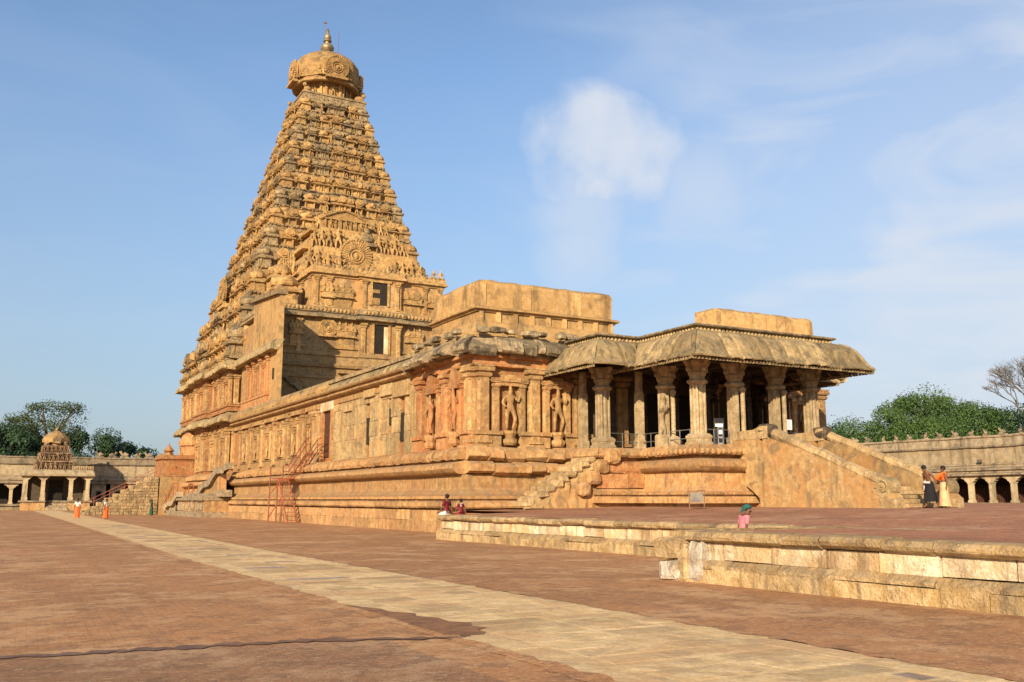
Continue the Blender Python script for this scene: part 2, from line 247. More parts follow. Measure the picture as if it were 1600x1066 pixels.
# ------------------------------------------------------------------ mesh helpers
class MB:
    def __init__(s): s.v = []; s.f = []
    def add(s, vs, fs, M=None):
        o = len(s.v)
        if M is not None: vs = [tuple(M @ Vector(p)) for p in vs]
        s.v += [tuple(p) for p in vs]; s.f += [tuple(i + o for i in f) for f in fs]
    def box(s, x0, x1, y0, y1, z0, z1, M=None, j=0.0, taper=0.0):
        t = taper
        vs = [(x0, y0, z0), (x1, y0, z0), (x1, y1, z0), (x0, y1, z0), (x0 + t, y0 + t, z1), (x1 - t, y0 + t, z1), (x1 - t, y1 - t, z1), (x0 + t, y1 - t, z1)]
        if j: vs = [(a + U(-j, j), b + U(-j, j), c + U(-j, j)) for a, b, c in vs]
        s.add(vs, [(3, 2, 1, 0), (4, 5, 6, 7), (0, 1, 5, 4), (1, 2, 6, 5), (2, 3, 7, 6), (3, 0, 4, 7)], M)
    def stone(s, x0, x1, y0, y1, z0, z1, b=0.03, j=0.01, M=None):
        """block with worn, chamfered edges (44 triangles)"""
        vs = []; idx = {}
        for ix, (X0, sx) in enumerate(((x0, 1), (x1, -1))):
            for iy, (Y0, sy) in enumerate(((y0, 1), (y1, -1))):
                for iz, (Z0, sz) in enumerate(((z0, 1), (z1, -1))):
                    jj = (U(-j, j), U(-j, j), U(-j, j)); k = b * U(0.6, 1.5)
                    for ax in range(3):
                        d = [sx * k, sy * k, sz * k]; d[ax] = 0
                        idx[(ix, iy, iz, ax)] = len(vs); vs.append((X0 + d[0] + jj[0], Y0 + d[1] + jj[1], Z0 + d[2] + jj[2]))
        I = idx; fs = []
        for ax in range(3):
            for e in (0, 1):
                q = []
                for a, c in ((0, 0), (1, 0), (1, 1), (0, 1)):
                    k = [0, 0, 0]; k[ax] = e; k[(ax + 1) % 3] = a; k[(ax + 2) % 3] = c; q.append(I[(*k, ax)])
                fs.append(tuple(q if e else q[::-1]))
        for ax in range(3):
            b1, b2 = (ax + 1) % 3, (ax + 2) % 3
            for a in (0, 1):
                for c in (0, 1):
                    k0 = [0, 0, 0]; k1 = [0, 0, 0]; k1[ax] = 1
                    for k in (k0, k1): k[b1] = a; k[b2] = c
                    q = [I[(*k0, b1)], I[(*k1, b1)], I[(*k1, b2)], I[(*k0, b2)]]
                    fs.append(tuple(q if (a + c) % 2 else q[::-1]))
        for a in (0, 1):
            for b_ in (0, 1):
                for c in (0, 1):
                    q = [I[(a, b_, c, 0)], I[(a, b_, c, 1)], I[(a, b_, c, 2)]]
                    fs.append(tuple(q if (a + b_ + c) % 2 else q[::-1]))
        s.add(vs, fs, M)
    def lathe(s, prof, seg=12, c=(0, 0), M=None, a0=0.0, sq=None):
        vs = []; fs = []; n = len(prof)
        for r, z in prof:
            for k in range(seg):
                a = a0 + 2 * pi * k / seg; vs.append((c[0] + r * cos(a), c[1] + r * sin(a), z))
        for i in range(n - 1):
            for k in range(seg):
                k2 = (k + 1) % seg; fs.append((i * seg + k, i * seg + k2, (i + 1) * seg + k2, (i + 1) * seg + k))
        fs.append(tuple(range(seg))[::-1]); fs.append(tuple((n - 1) * seg + k for k in range(seg)))
        s.add(vs, fs, M)
    def sqprof(s, prof, c=(0, 0), M=None):          # square in plan, half-widths from the profile
        s.lathe([(r * sqrt(2), z) for r, z in prof], 4, c, M, a0=pi / 4)
    def tube(s, pts, r, seg=6):
        pts = [Vector(p) for p in pts]; vs = []; fs = []; n = len(pts)
        rr = r if isinstance(r, (list, tuple)) else [r] * n
        for i, p in enumerate(pts):
            d = (pts[min(i + 1, n - 1)] - pts[max(i - 1, 0)]).normalized()
            up = Vector((0, 0, 1)) if abs(d.z) < 0.9 else Vector((1, 0, 0))
            a = d.cross(up).normalized(); b = a.cross(d)
            for k in range(seg):
                t = 2 * pi * k / seg; vs.append(tuple(p + a * (cos(t) * rr[i]) + b * (sin(t) * rr[i])))
        for i in range(n - 1):
            for k in range(seg):
                k2 = (k + 1) % seg; fs.append((i * seg + k, (i + 1) * seg + k, (i + 1) * seg + k2, i * seg + k2))
        fs.append(tuple(range(seg))); fs.append(tuple((n - 1) * seg + k for k in range(seg))[::-1])
        s.add(vs, fs)
    def poly(s, pts2, lo, hi, axis='y', M=None):
        """closed outline extruded along an axis: (a, b) -> (a, ., b) for y, (., a, b) for x, (a, b, .) for z"""
        n = len(pts2)
        def P(a, b, t): return (a, t, b) if axis == 'y' else ((t, a, b) if axis == 'x' else (a, b, t))
        vs = [P(a, b, lo) for a, b in pts2] + [P(a, b, hi) for a, b in pts2]
        fs = [tuple(range(n)), tuple(range(2 * n - 1, n - 1, -1))] + [((i + 1) % n, i, n + i, n + (i + 1) % n) for i in range(n)]
        s.add(vs, fs, M)
    def blob(s, c, r, seg=8, rings=6, j=0.0, M=None):
        vs = []; fs = []
        for i in range(rings + 1):
            th = pi * i / rings
            for k in range(seg):
                a = 2 * pi * k / seg; q = 1 + U(-j, j)
                vs.append((c[0] + r[0] * sin(th) * cos(a) * q, c[1] + r[1] * sin(th) * sin(a) * q, c[2] - r[2] * cos(th) * q))
        for i in range(rings):
            for k in range(seg):
                k2 = (k + 1) % seg; fs.append((i * seg + k, i * seg + k2, (i + 1) * seg + k2, (i + 1) * seg + k))
        s.add(vs, fs, M)
    def mesh(s, name, m, smooth=False):
        me = bpy.data.meshes.new(name); me.from_pydata(s.v, [], s.f); me.materials.append(m); me.validate(); me.update()
        if smooth:
            for p in me.polygons: p.use_smooth = True
            try: me.set_sharp_from_angle(angle=radians(40))
            except Exception: pass
        return me
    def build(s, name, m, parent=None, smooth=False, loc=None, rot=0.0):
        o = bpy.data.objects.new(name, s.mesh(name, m, smooth)); COL.objects.link(o)
        if parent: o.parent = parent
        if loc: o.location = loc
        o.rotation_euler = (0, 0, rot); return o

def thing(name, label, cat, loc=(0, 0, 0), rot=0.0, group=None):
    o = bpy.data.objects.new(name, None); COL.objects.link(o); o.location = loc; o.rotation_euler = (0, 0, rot); o.empty_display_size = 0.3
    return tag(o, label, cat, group)
def tag(o, label, cat, group=None):
    o['label'] = label; o['category'] = cat
    if group: o['group'] = group
    return o
def struct(o): o['kind'] = 'structure'; return o
def inst(me, name, parent, loc=(0, 0, 0), rot=0.0, sc=(1, 1, 1)):
    o = bpy.data.objects.new(name, me); COL.objects.link(o); o.parent = parent; o.location = loc; o.rotation_euler = (0, 0, rot)
    o.scale = sc if isinstance(sc, tuple) else (sc, sc, sc); return o
def copy_thing(root, loc, rot, label):
    r = root.copy(); COL.objects.link(r); r.location = loc; r.rotation_euler = (0, 0, rot); r['label'] = label
    for ch in list(root.children):
        c = ch.copy(); COL.objects.link(c); c.parent = r
        for g in list(ch.children):
            d = g.copy(); COL.objects.link(d); d.parent = c
    return r

def corner_pts(path, o, closed):
    """points of the path pushed outward (to the right of travel) by o, mitred"""
    n = len(path); res = []
    for i in range(n):
        p = Vector(path[i])
        d1 = (p - Vector(path[i - 1])).normalized() if (closed or i > 0) else None
        d2 = (Vector(path[(i + 1) % n]) - p).normalized() if (closed or i < n - 1) else None
        d1 = d1 or d2; d2 = d2 or d1
        n1 = Vector((d1.y, -d1.x)); n2 = Vector((d2.y, -d2.x)); m = n1 + n2
        k = o / max(0.2, (1 + n1.dot(n2)))
        res.append(p + m * k)
    return res
def sweep(mb, path, prof, closed=False, step=0, j=0.0, jz=None, cap=True):
    """sweep a profile of (outward, z) along a plan path; profile runs bottom to top on the outside"""
    jz = j if jz is None else jz; n = len(path); segs = n if closed else n - 1
    ts = []                                          # stations: (index, t)
    for i in range(segs):
        a = Vector(path[i]); b = Vector(path[(i + 1) % n]); k = max(1, int((b - a).length / step)) if step else 1
        for q in range(k): ts.append((i, q / k))
    if not closed: ts.append((segs - 1, 1.0))
    cols = {}
    rows = []
    for o, z in prof:
        c = cols.get(o) or corner_pts(path, o, closed); cols[o] = c; row = []
        for i, t in ts:
            p = c[i].lerp(c[(i + 1) % n], t); row.append([p.x, p.y, z])
        rows.append(row)
    m = len(ts)
    for k in range(m):
        dx, dy, dz = U(-j, j), U(-j, j), U(-jz, jz)
        for r in rows: r[k][0] += dx + U(-j, j) * 0.5; r[k][1] += dy + U(-j, j) * 0.5; r[k][2] += dz
    vs = [tuple(p) for r in rows for p in r]; fs = []
    for r in range(len(rows) - 1):
        for k in range(m if closed else m - 1):
            k2 = (k + 1) % m; fs.append((r * m + k, r * m + k2, (r + 1) * m + k2, (r + 1) * m + k))
    if cap and not closed:
        fs.append(tuple(r * m for r in range(len(rows)))); fs.append(tuple(r * m + m - 1 for r in range(len(rows)))[::-1])
    mb.add(vs, fs)
def stones_along(path, prof, length, name, m, parent, j=0.02, gap=0.012, var=0.35, drop=0.0, smooth=False, osc=0.0, bulge=0.0):
    """the same sweep cut into single stones, mitred at the corners; profile is a closed loop of (outward, z)"""
    n = len(path); out = []
    cs = {o: corner_pts(path, o, False) for o, z in prof}
    for i in range(n - 1):
        a = Vector(path[i]); b = Vector(path[i + 1]); L = (b - a).length; d = (b - a) / L; nr = Vector((d.y, -d.x)); cuts = [0.0]
        while cuts[-1] < L - length * 0.6: cuts.append(cuts[-1] + length * U(1 - var, 1 + var))
        if L - cuts[-1] < length * 0.5 and len(cuts) > 1: cuts.pop()
        cuts.append(L)
        for q in range(len(cuts) - 1):
            if RND() < drop: continue
            s0, s1 = cuts[q] + gap, cuts[q + 1] - gap; jo, jz = U(-j, j), U(-j, j); vs = []; os_ = 1 + U(-osc, osc); mg = 0.002
            st_ = (s0, s1) if not bulge else (s0, s0 + (s1 - s0) * .12, (s0 + s1) / 2, s1 - (s1 - s0) * .12, s1)
            for e, s in enumerate(st_):
                for o, z in prof:
                    lo = (cs[o][i] - a).dot(d); hi = (cs[o][i + 1] - a).dot(d)
                    t = s
                    bl = 0.0 if not bulge else bulge * (0, .75, 1, .75, 0)[e]
                    if 0 < e < len(st_) - 1:
                        la = lo + mg if q == 0 else max(s0, lo + mg); lb = hi - mg if q == len(cuts) - 2 else min(s1, hi - mg); t = la + (lb - la) * (s - s0) / (s1 - s0)
                    elif e == 0: t = lo + mg if q == 0 else max(s, lo + mg)
                    else: t = hi - mg if q == len(cuts) - 2 else min(s, hi - mg)
                    p = a + d * t + nr * ((o + (bl if o > .25 else 0)) * (os_ if o > 0 else 1) + jo + U(-j, j) * 0.5)
                    vs.append((p.x, p.y, z + jz + bl * .7 + U(-j, j) * 0.5))
            k = len(prof); mb = MB()
            ns = len(st_) - 1; fs = [tuple(range(k)), tuple(range((ns + 1) * k - 1, ns * k - 1, -1))] + [(w_ * k + (r + 1) % k, w_ * k + r, (w_ + 1) * k + r, (w_ + 1) * k + (r + 1) % k) for r in range(k) for w_ in range(ns)]
            mb.add(vs, fs); out.append(mb.build(name, m, parent, smooth=smooth))
    return out

# ------------------------------------------------------------------ ground, path, terrace
AX = 34.5                                            # the temple's long axis runs along Y at this X
mb = MB(); mb.add([(-700, -60, 0), (900, -60, 0), (900, 1200, 0), (-700, 1200, 0)], [(0, 1, 2, 3)])
struct(mb.build('courtyard_ground', G_BRICK))
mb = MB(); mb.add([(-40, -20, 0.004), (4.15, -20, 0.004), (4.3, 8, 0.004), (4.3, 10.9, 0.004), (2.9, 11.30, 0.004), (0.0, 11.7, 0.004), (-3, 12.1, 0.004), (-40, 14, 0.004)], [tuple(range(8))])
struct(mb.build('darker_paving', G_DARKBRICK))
def path_x(y, left):
    a = 5.1 if left else 8.4
    return a + max(0, y - 30) * (0.0165 if left else 0.0185)
path = thing('stone_path', 'long pale stone slab path running from the foreground to the small shrine', 'path'); del path['category']; del path['label']
path['kind'] = 'structure'
pb = MB(); ys = [-3 + i * 6 for i in range(28)]
pb.v = [(path_x(y, True) + .09, y, 0.006) for y in ys] + [(path_x(y, False) - .09, y, 0.006) for y in ys]
pb.f = [(i, i + 1, 28 + i + 1, 28 + i) for i in range(27)]
pb.build('joint_bed', S_SLAB, path)
random.seed(11)
y = 2.2; cnt = 0
far = MB()
def slab(x0, x1, y0, y1, y_=0):
    global cnt
    b = 0.003; h = 0.0105 + U(-0.001, 0.001); mb = far if cnt > 285 else MB()
    vs = [(x0 + b, y0 + b, 0.0), (x1 - b, y0 + b, 0.0), (x1 - b, y1 - b, 0.0), (x0 + b, y1 - b, 0.0)]
    t = 0.055; tz = [h + U(-.001, .001) for _ in range(4)]
    vs += [(x0 + b + t, y0 + b + t, tz[0]), (x1 - b - t, y0 + b + t, tz[1]), (x1 - b - t, y1 - b - t, tz[2]), (x0 + b + t, y1 - b - t, tz[3])]
    mb.add(vs, [(4, 5, 6, 7), (0, 1, 5, 4), (1, 2, 6, 5), (2, 3, 7, 6), (3, 0, 4, 7)])
    if mb is not far:
        mb.build('slab', S_SLABGREY if RND() < 0.07 else S_SLAB, path); cnt += 1
while y < 95:
    h = U(0.42, 0.62) * (1 if y < 42 else 1.5)
    xl, xr = path_x(y, True), path_x(y, False); xs = [xl + 0.55]
    while xs[-1] < xr - 1.35: xs.append(xs[-1] + U(0.75, 1.35))
    xs.append(xr - 0.5)
    for a, b in zip(xs, xs[1:]):
        if b - a > 0.1: slab(a, b, y, y + h)
    y += h
for side in (0, 1):
    y = 2.2
    while y < 95:
        l = U(1.3, 2.4); xl, xr = path_x(y, True), path_x(y, False)
        if side == 0: slab(xl - U(-.05, .07), xl + 0.55, y, y + l)
        else: slab(xr - 0.5, xr + U(-.05, .07), y, y + l)
        y += l
fo = far.build('slab', S_SLAB, path); fo['kind'] = 'stuff'
for left in (True, False):                           # dust and grit drifted over the ragged edges of the slabs
    vs = []; y = 2.0
    while y < 95:
        c = path_x(y, left); a_, b_ = U(.02, .16), U(.10, .22)
        if not left: a_, b_ = b_, a_
        vs += [(c - b_, y, 0.006 if left else .0155), (c + a_ * (1 if left else 1), y, 0.0155 if left else .006)]; y += U(.1, .35)
    if left: pass
    mb = MB(); mb.add(vs, [(2 * i, 2 * i + 1, 2 * i + 3, 2 * i + 2) for i in range(len(vs) // 2 - 1)]); do = mb.build('drifted_dust', G_BRICK if left else G_BRICK, path); do['kind'] = 'stuff'
# wet streak and damp patch, built as thin sheets that follow the joints
def sheet(pts, z, name, m):
    mb = MB(); mb.add([(x, y, z) for x, y in pts], [tuple(range(len(pts)))]); return struct(mb.build(name, m))
def streak(pts, w, z, name, m):
    """thin irregular ribbon that follows a line on the ground"""
    P_ = []
    for (x0, y0), (x1, y1) in zip(pts, pts[1:]):
        for k in range(7): P_.append(Vector((x0 + (x1 - x0) * k / 7, y0 + (y1 - y0) * k / 7)))
    P_.append(Vector(pts[-1])); n = len(P_); vs = []
    for i, p in enumerate(P_):
        d = (P_[min(i + 1, n - 1)] - P_[max(i - 1, 0)]).normalized(); nr = Vector((-d.y, d.x)); ww = w * (0.35 + 0.65 * sin(pi * i / (n - 1)) ** 0.7)
        a_ = p + nr * ww * U(.02, 1.5); b_ = p - nr * ww * U(.02, 1.3); vs += [(a_.x, a_.y, z), (b_.x, b_.y, z)]
    mb = MB(); mb.add(vs, [(2 * i, 2 * i + 1, 2 * i + 3, 2 * i + 2) for i in range(n - 1)]); return struct(mb.build(name, m))
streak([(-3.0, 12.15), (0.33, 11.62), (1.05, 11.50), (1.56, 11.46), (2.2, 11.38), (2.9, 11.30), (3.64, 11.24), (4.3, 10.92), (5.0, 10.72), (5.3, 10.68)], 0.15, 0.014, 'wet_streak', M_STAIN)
dp = [(5.10, 14.9), (5.16, 13.4), (5.12, 12.5), (5.08, 11.7), (5.10, 11.0), (5.2, 10.75), (5.5, 10.72), (5.62, 10.9), (5.60, 11.1), (5.82, 11.25), (5.72, 11.5), (5.86, 11.8), (5.66, 12.05), (5.70, 12.5), (5.50, 12.8), (5.62, 13.1), (5.38, 13.5), (5.40, 13.9), (5.24, 14.3)]
sheet(dp, 0.0165, 'damp_patch', M_PUDDLE)

# raised terrace: brick top sloping up from 1.0 m at its edge to 1.3 m at the temple
def tz(x): return 1.0 + max(0.0, min(1.0, (x - 17) / 10)) * 0.28
mb = MB()
top = [(17.05, 37.0), (17.9, 10.0), (17.9, -20), (27.0, -20), (27.0, 37.0), (27, 44), (21.5, 44), (21.5, 37.0)]
mb.add([(17.05, 37.0, .985), (17.9, 16.3, .985), (28, 16.3, 1.28), (28, 43, 1.28), (20.9, 43, 1.1), (20.9, 37.0, 1.09)], [tuple(range(6))])
mb.add([(13.1, 15.9, .975), (15.25, -20, .975), (28, -20, 1.28), (28, 16.3, 1.28), (17.9, 16.3, .985), (17.9, 15.9, .98)], [(0, 1, 2, 3, 4, 5)])
mb.add([(28, -20, 1.28), (95, -20, 1.28), (95, 43, 1.28), (28, 43, 1.28)], [(0, 1, 2, 3)])
mb.add([(47.5, 43, 1.28), (95, 43, 1.28), (95, 62, 1.28), (47.5, 62, 1.28)], [(0, 1, 2, 3)])
# outer faces down to the ground
for a, b in (((17.1, 37.0), (17.9, 16.3)), ((17.1, 37.0), (20.9, 37.0)), ((13.1, 15.9), (17.9, 15.9)), ((13.1, 15.9), (15.25, -20)), ((20.9, 37), (20.9, 43))):
    mb.add([(a[0], a[1], -.1), (b[0], b[1], -.1), (b[0], b[1], .98), (a[0], a[1], .98)], [(0, 1, 2, 3)])
struct(mb.build('terrace_ground', G_TERRACE))

def retaining_wall(name, label, p0, p1, length, seg_end=None):
    """moulded dwarf wall: base course, sloping course, limewashed dado, rounded coping"""
    t = thing(name, label, 'terrace wall', (p0[0], p0[1], 0)); path_ = [(0, 0), (p1[0] - p0[0], p1[1] - p0[1])]
    if seg_end: path_ = [(seg_end[0] - p0[0], seg_end[1] - p0[1])] + path_
    stones_along(path_, [(0.02, -.05), (0.20, -.05), (0.20, 0.27), (0.02, 0.27)], length, 'base_stone', S_BASE, t, j=0.016, gap=0.014)
    stones_along(path_, [(0.02, 0.275), (0.185, 0.275), (0.19, 0.34), (0.07, 0.44), (0.02, 0.44)], length * 1.25, 'sloping_stone', S_LIP, t, j=0.014, gap=0.014)
    stones_along(path_, [(-.05, 0.445), (0.035, 0.445), (0.03, 0.775), (-.05, 0.775)], length * 1.15, 'dado_block', S_LIME, t, j=0.018, gap=0.018)
    stones_along(path_, [(-.25, 0.78), (0.10, 0.78), (0.19, 0.83), (0.215, 0.90), (0.16, 0.975), (0.05, 1.0), (-.42, 1.0)], length * 1.35, 'coping_stone', S_LIP, t, j=0.022, gap=0.016)
    return t
retaining_wall('terrace_wall', 'long low moulded stone terrace wall the two maroon figures sit on', (17.0, 36.9), (17.85, 14.0), 0.95, seg_end=(19.8, 36.9))
w2 = retaining_wall('terrace_wall', 'near low terrace wall with limewashed blocks at right foreground', (12.82, 15.72), (14.2, -6.0), 0.95)
# broken end of the near wall: rubble core and a tilted block
eb = thing('wall_end', 'broken rubble end of the near terrace wall with a tilted boulder on white mortar', 'broken wall', (12.7, 15.8, 0))
def rock(c, r, m, parent, name='boulder', j=0.12, seg=9, rings=6, rot=0.0, pw=0.55):
    mb = MB(); vs = []; fs = []
    for i in range(rings + 1):
        th = pi * i / rings
        for k in range(seg):
            a = 2 * pi * k / seg
            d = (sin(th) * cos(a), sin(th) * sin(a), -cos(th)); d = [abs(q) ** pw * (1 if q > 0 else -1) for q in d]
            vs.append((d[0] * r[0] * (1 + U(-j, j)), d[1] * r[1] * (1 + U(-j, j)), d[2] * r[2] * (1 + U(-j, j))))
    for i in range(rings):
        for k in range(seg):
            k2 = (k + 1) % seg; fs.append((i * seg + k, i * seg + k2, (i + 1) * seg + k2, (i + 1) * seg + k))
    mb.add(vs, fs); return mb.build(name, m, parent, loc=c, rot=rot)
M_LIMEPL = mat('broken_lime_mortar', (0.66, 0.60, 0.49), (0.50, 0.40, 0.28), (0.22, 0.18, 0.13), stain=0.6, streak=0.1, bump=1.0)
rock((0.0, 0.35, 0.62), (0.34, 0.46, 0.25), S_LIP, eb, rot=0.1)
rock((0.05, 0.30, 0.20), (0.30, 0.42, 0.28), M_LIMEPL, eb, 'mortar_core', j=0.16)
rock((0.1, -0.35, 0.38), (0.22, 0.26, 0.42), M_LIMEPL, eb, 'mortar_core', j=0.14)
rock((0.02, -0.08, 0.35), (0.22, 0.14, 0.40), S_LIP, eb, 'rubble_stone', j=0.12)
mb = MB(); mb.box(0.15, 5.1, 0.45, 0.6, -.05, .97, j=.02); mb.build('end_face', S_BASE, eb)
stones_along([(5.0, 0.60), (0.25, 0.60)], [(-.3, .80), (.12, .80), (.16, .9), (.08, 1.0), (-.4, 1.0)], 0.9, 'coping_stone', S_LIP, eb, j=.012)

# ------------------------------------------------------------------ shared temple carvings
def figure_mesh(name, m, pose='stand'):
    """carved human figure about 1 m tall, facing -y, one skinned mesh"""
    P = {'hip': (0, 0, .50), 'waist': (.01, 0, .60), 'chest': (.0, -.01, .72), 'neck': (0, -.01, .81), 'head': (.0, -.03, .89), 'crown': (0, -.02, 1.03),
         'lh': (-.07, 0, .48), 'lk': (-.09, -.03, .26), 'lf': (-.08, 0, .04), 'rh': (.07, 0, .48), 'rk': (.11, -.06, .27), 'rf': (.07, 0, .04),
         'ls': (-.12, 0, .77), 'le': (-.20, -.03, .63), 'lw': (-.15, -.10, .53), 'rs': (.12, 0, .77), 're': (.21, -.02, .66), 'rw': (.20, -.09, .80)}
    R = {'hip': .085, 'waist': .062, 'chest': .085, 'neck': .035, 'head': .055, 'crown': .028, 'lh': .06, 'lk': .042, 'lf': .035, 'rh': .06, 'rk': .042, 'rf': .035,
         'ls': .038, 'le': .030, 'lw': .025, 'rs': .038, 're': .030, 'rw': .025}
    if pose == 'sit':
        P.update({k: (v[0], v[1], v[2] - .36) for k, v in P.items() if k not in ('lk', 'lf', 'rk', 'rf')})
        P.update({'lk': (-.22, -.12, .12), 'lf': (0.0, -.16, .08), 'rk': (.2, -.12, .12), 'rf': (.12, -.16, .02)})
    E_ = [('hip', 'waist'), ('waist', 'chest'), ('chest', 'neck'), ('neck', 'head'), ('head', 'crown'), ('hip', 'lh'), ('lh', 'lk'), ('lk', 'lf'), ('hip', 'rh'), ('rh', 'rk'), ('rk', 'rf'),
          ('chest', 'ls'), ('ls', 'le'), ('le', 'lw'), ('chest', 'rs'), ('rs', 're'), ('re', 'rw')]
    return skin_mesh(name, P, R, E_, m, 1)
def skin_mesh(name, P, R, E_, m, levels=2, root='hip', sy=1.0):
    keys = list(P); me = bpy.data.meshes.new(name + '_rig'); me.from_pydata([P[k] for k in keys], [(keys.index(a), keys.index(b)) for a, b in E_], [])
    o = bpy.data.objects.new(name + '_rig', me); COL.objects.link(o)
    o.modifiers.new('skin', 'SKIN')
    for i, k in enumerate(keys):
        r = R[k]; sv = me.skin_vertices[0].data[i]; sv.radius = r if isinstance(r, tuple) else (r, r); sv.use_root = (k == root)
    sb = o.modifiers.new('sub', 'SUBSURF'); sb.levels = levels; sb.render_levels = levels
    dg = bpy.context.evaluated_depsgraph_get(); dg.update()
    out = bpy.data.meshes.new_from_object(o.evaluated_get(dg)); out.name = name
    bpy.data.objects.remove(o); bpy.data.meshes.remove(me)
    out.materials.clear(); out.materials.append(m)
    for p in out.polygons: p.use_smooth = True
    return out
FIG = figure_mesh('standing_figure', S_WALL); FIGT = figure_mesh('standing_figure', S_TOWER); FIGR = figure_mesh('standing_figure', S_RED); FIGS = figure_mesh('seated_figure', S_TOWER, 'sit')

def pilaster_mesh(m, h, w=0.42, d=0.16, cap=True):
    """engaged pilaster facing -y, foot at z = 0: base, shaft with bevelled arrises, ring, bulb, wide abacus, bracket"""
    mb = MB(); a = w / 2
    mb.box(-a * 1.15, a * 1.15, -d - .03, .05, 0, .16)
    mb.poly([(-a, .05), (-a, -d * .6), (-a * .7, -d), (a * .7, -d), (a, -d * .6), (a, .05)], .16, h * .80, 'z')
    pr = [(1.0, .80), (.78, .815), (.78, .83), (1.12, .85), (1.2, .88), (.98, .90), (1.45, .915), (1.5, .945), (1.0, .95)]
    vs = []; fs = []
    for k, z in pr: vs += [(-a * k, .04, h * z), (-a * k, -d - (k - 1) * a * .8, h * z), (a * k, -d - (k - 1) * a * .8, h * z), (a * k, .04, h * z)]
    for i in range(len(pr) - 1):
        for q in range(3): fs.append((4 * i + q, 4 * i + q + 1, 4 * i + q + 5, 4 * i + q + 4))
    mb.add(vs, fs); mb.box(-a * 1.55, a * 1.55, -d - .10, .04, h * .945, h * .965)
    mb.box(-a * 1.0, a * 1.0, -d, .04, h * .965, h * .985); mb.poly([(-a * 1.9, h), (-a * 1.6, h * .975), (a * 1.6, h * .975), (a * 1.9, h)], -d - .02, .04)
    return mb.mesh('pilaster', m)
def niche_mesh(m, h, w=1.1, d=0.2):
    """shallow shrine niche: two short pilasters, lintel, curved arch hood above"""
    mb = MB(); a = w / 2
    for s in (-1, 1):
        c = s * (a - .13)
        mb.box(c - .13, c + .13, -d, .04, 0, h * .62); mb.box(c - .2, c + .2, -d - .08, .04, h * .62, h * .66); mb.box(c - .13, c + .13, -d, .04, h * .66, h * .69); mb.box(c - .22, c + .22, -d - .1, .04, h * .69, h * .72)
    mb.box(-a - .08, a + .08, -d - .06, .04, h * .725, h * .77); mb.poly([(-a - .05, 0), (-a - .16, -.02), (-a - .1, h * .05), (-a * .6, h * .09), (a * .6, h * .09), (a + .1, h * .05), (a + .16, -.02)], -d - .14, .04, 'y', Matrix.Translation((0, 0, h * .78)))
    pts = [(a * .55 * cos(t), h * .87 + h * .11 * sin(t) * 1.1) for t in [pi * k / 8 for k in range(9)]]
    mb.poly(pts[::-1], -d - .08, .02); mb.box(-a - .05, a + .05, -d, .04, -.12, .0)
    return mb.mesh('niche', m)
def shrine_mesh(kind, m, seed=0):
    """miniature shrine of the tower tiers, 1 wide x 1 high, facing -y (front at y = -0.5)"""
    random.seed(seed); mb = MB(); W = {'square': .5, 'oblong': .78, 'arch': .36}[kind]; D = .42
    mb.box(-W * .88, W * .88, -D - .02, .3, 0, .07); mb.box(-W * .76, W * .76, -D + .05, .3, .07, .40)
    n = {'square': 2, 'oblong': 4, 'arch': 2}[kind]
    for i in range(n):
        x = -W * .70 + i * (W * 1.40) / (n - 1); mb.box(x - .045, x + .045, -D, .25, .07, .35); mb.box(x - .075, x + .075, -D - .03, .25, .35, .40)
    if kind == 'oblong': mb.blob((0, -D + .03, .2), (.09, .07, .15), 6, 4); mb.blob((0, -D + .0, .35), (.04, .04, .05), 5, 3)
    pr = [(0, .40), (.10, .41), (.13, .45), (.08, .50), (0.0, .53)]
    def ring(off, z): return [(-W * .9 - off, .3, z), (-W * .9 - off, -D - off, z), (W * .9 + off, -D - off, z), (W * .9 + off, .3, z)]
    vs = []; [vs.extend(ring(o, z)) for o, z in pr]; fs = []
    for i in range(len(pr) - 1):
        for q in range(3): fs.append((4 * i + q, 4 * i + q + 1, 4 * i + q + 5, 4 * i + q + 4))
    mb.add(vs, fs); mb.box(-W * .85, W * .85, -D + .02, .3, .52, .60)
    if kind == 'square':
        mb.lathe([(.38, .58), (.50, .60), (.53, .66), (.48, .78), (.34, .89), (.14, .95), (.07, .97), (.10, 1.0), (.02, 1.08)], 8, (0, -.02), a0=pi / 8)
        mb.blob((0, -.47, .73), (.17, .07, .14), 8, 4)
    elif kind == 'oblong':
        sec = [(.30, .58), (-.46, .60), (-.50, .68), (-.42, .80), (-.27, .90), (-.08, .96), (.30, .96)]
        mb.poly(sec, -W * .98, W * .98, 'x'); mb.poly([(.22 * cos(t), .76 + .19 * sin(t)) for t in [pi * 2 * k / 10 for k in range(10)]], -.56, -.40)
        for s in (-1, 1): mb.poly([(s * W * .62 + .10 * cos(t), .74 + .10 * sin(t)) for t in [pi * 2 * k / 8 for k in range(8)]], -.53, -.42)
        for s in (-.6, 0, .6): mb.lathe([(.05, .95), (.07, .99), (.01, 1.07)], 5, (s * W, -.1))
    else:
        pts = [(.36 * cos(t) * (1.08 if sin(t) < .4 else 1), .74 + .22 * sin(t)) for t in [pi * 2 * k / 12 for k in range(12)]]
        mb.poly(pts, -.5, .25); mb.poly([(x * .6, .74 + (z - .74) * .6) for x, z in pts], -.55, -.4); mb.lathe([(.05, .94), (.06, .99), (.01, 1.08)], 5, (0, -.3))
    # the weather has rounded and chipped everything a little
    mb.v = [(x + U(-.014, .014), y_ + U(-.014, .014), z + U(-.012, .012)) for x, y_, z in mb.v]
    return mb.mesh('miniature_shrine', m)
SH = {k: [shrine_mesh(k, m, i * 7 + j_) for j_, m in enumerate((S_TOWER, S_TOWER2, S_TOWER))] for i, k in enumerate(('square', 'oblong', 'arch'))}
random.seed(21)
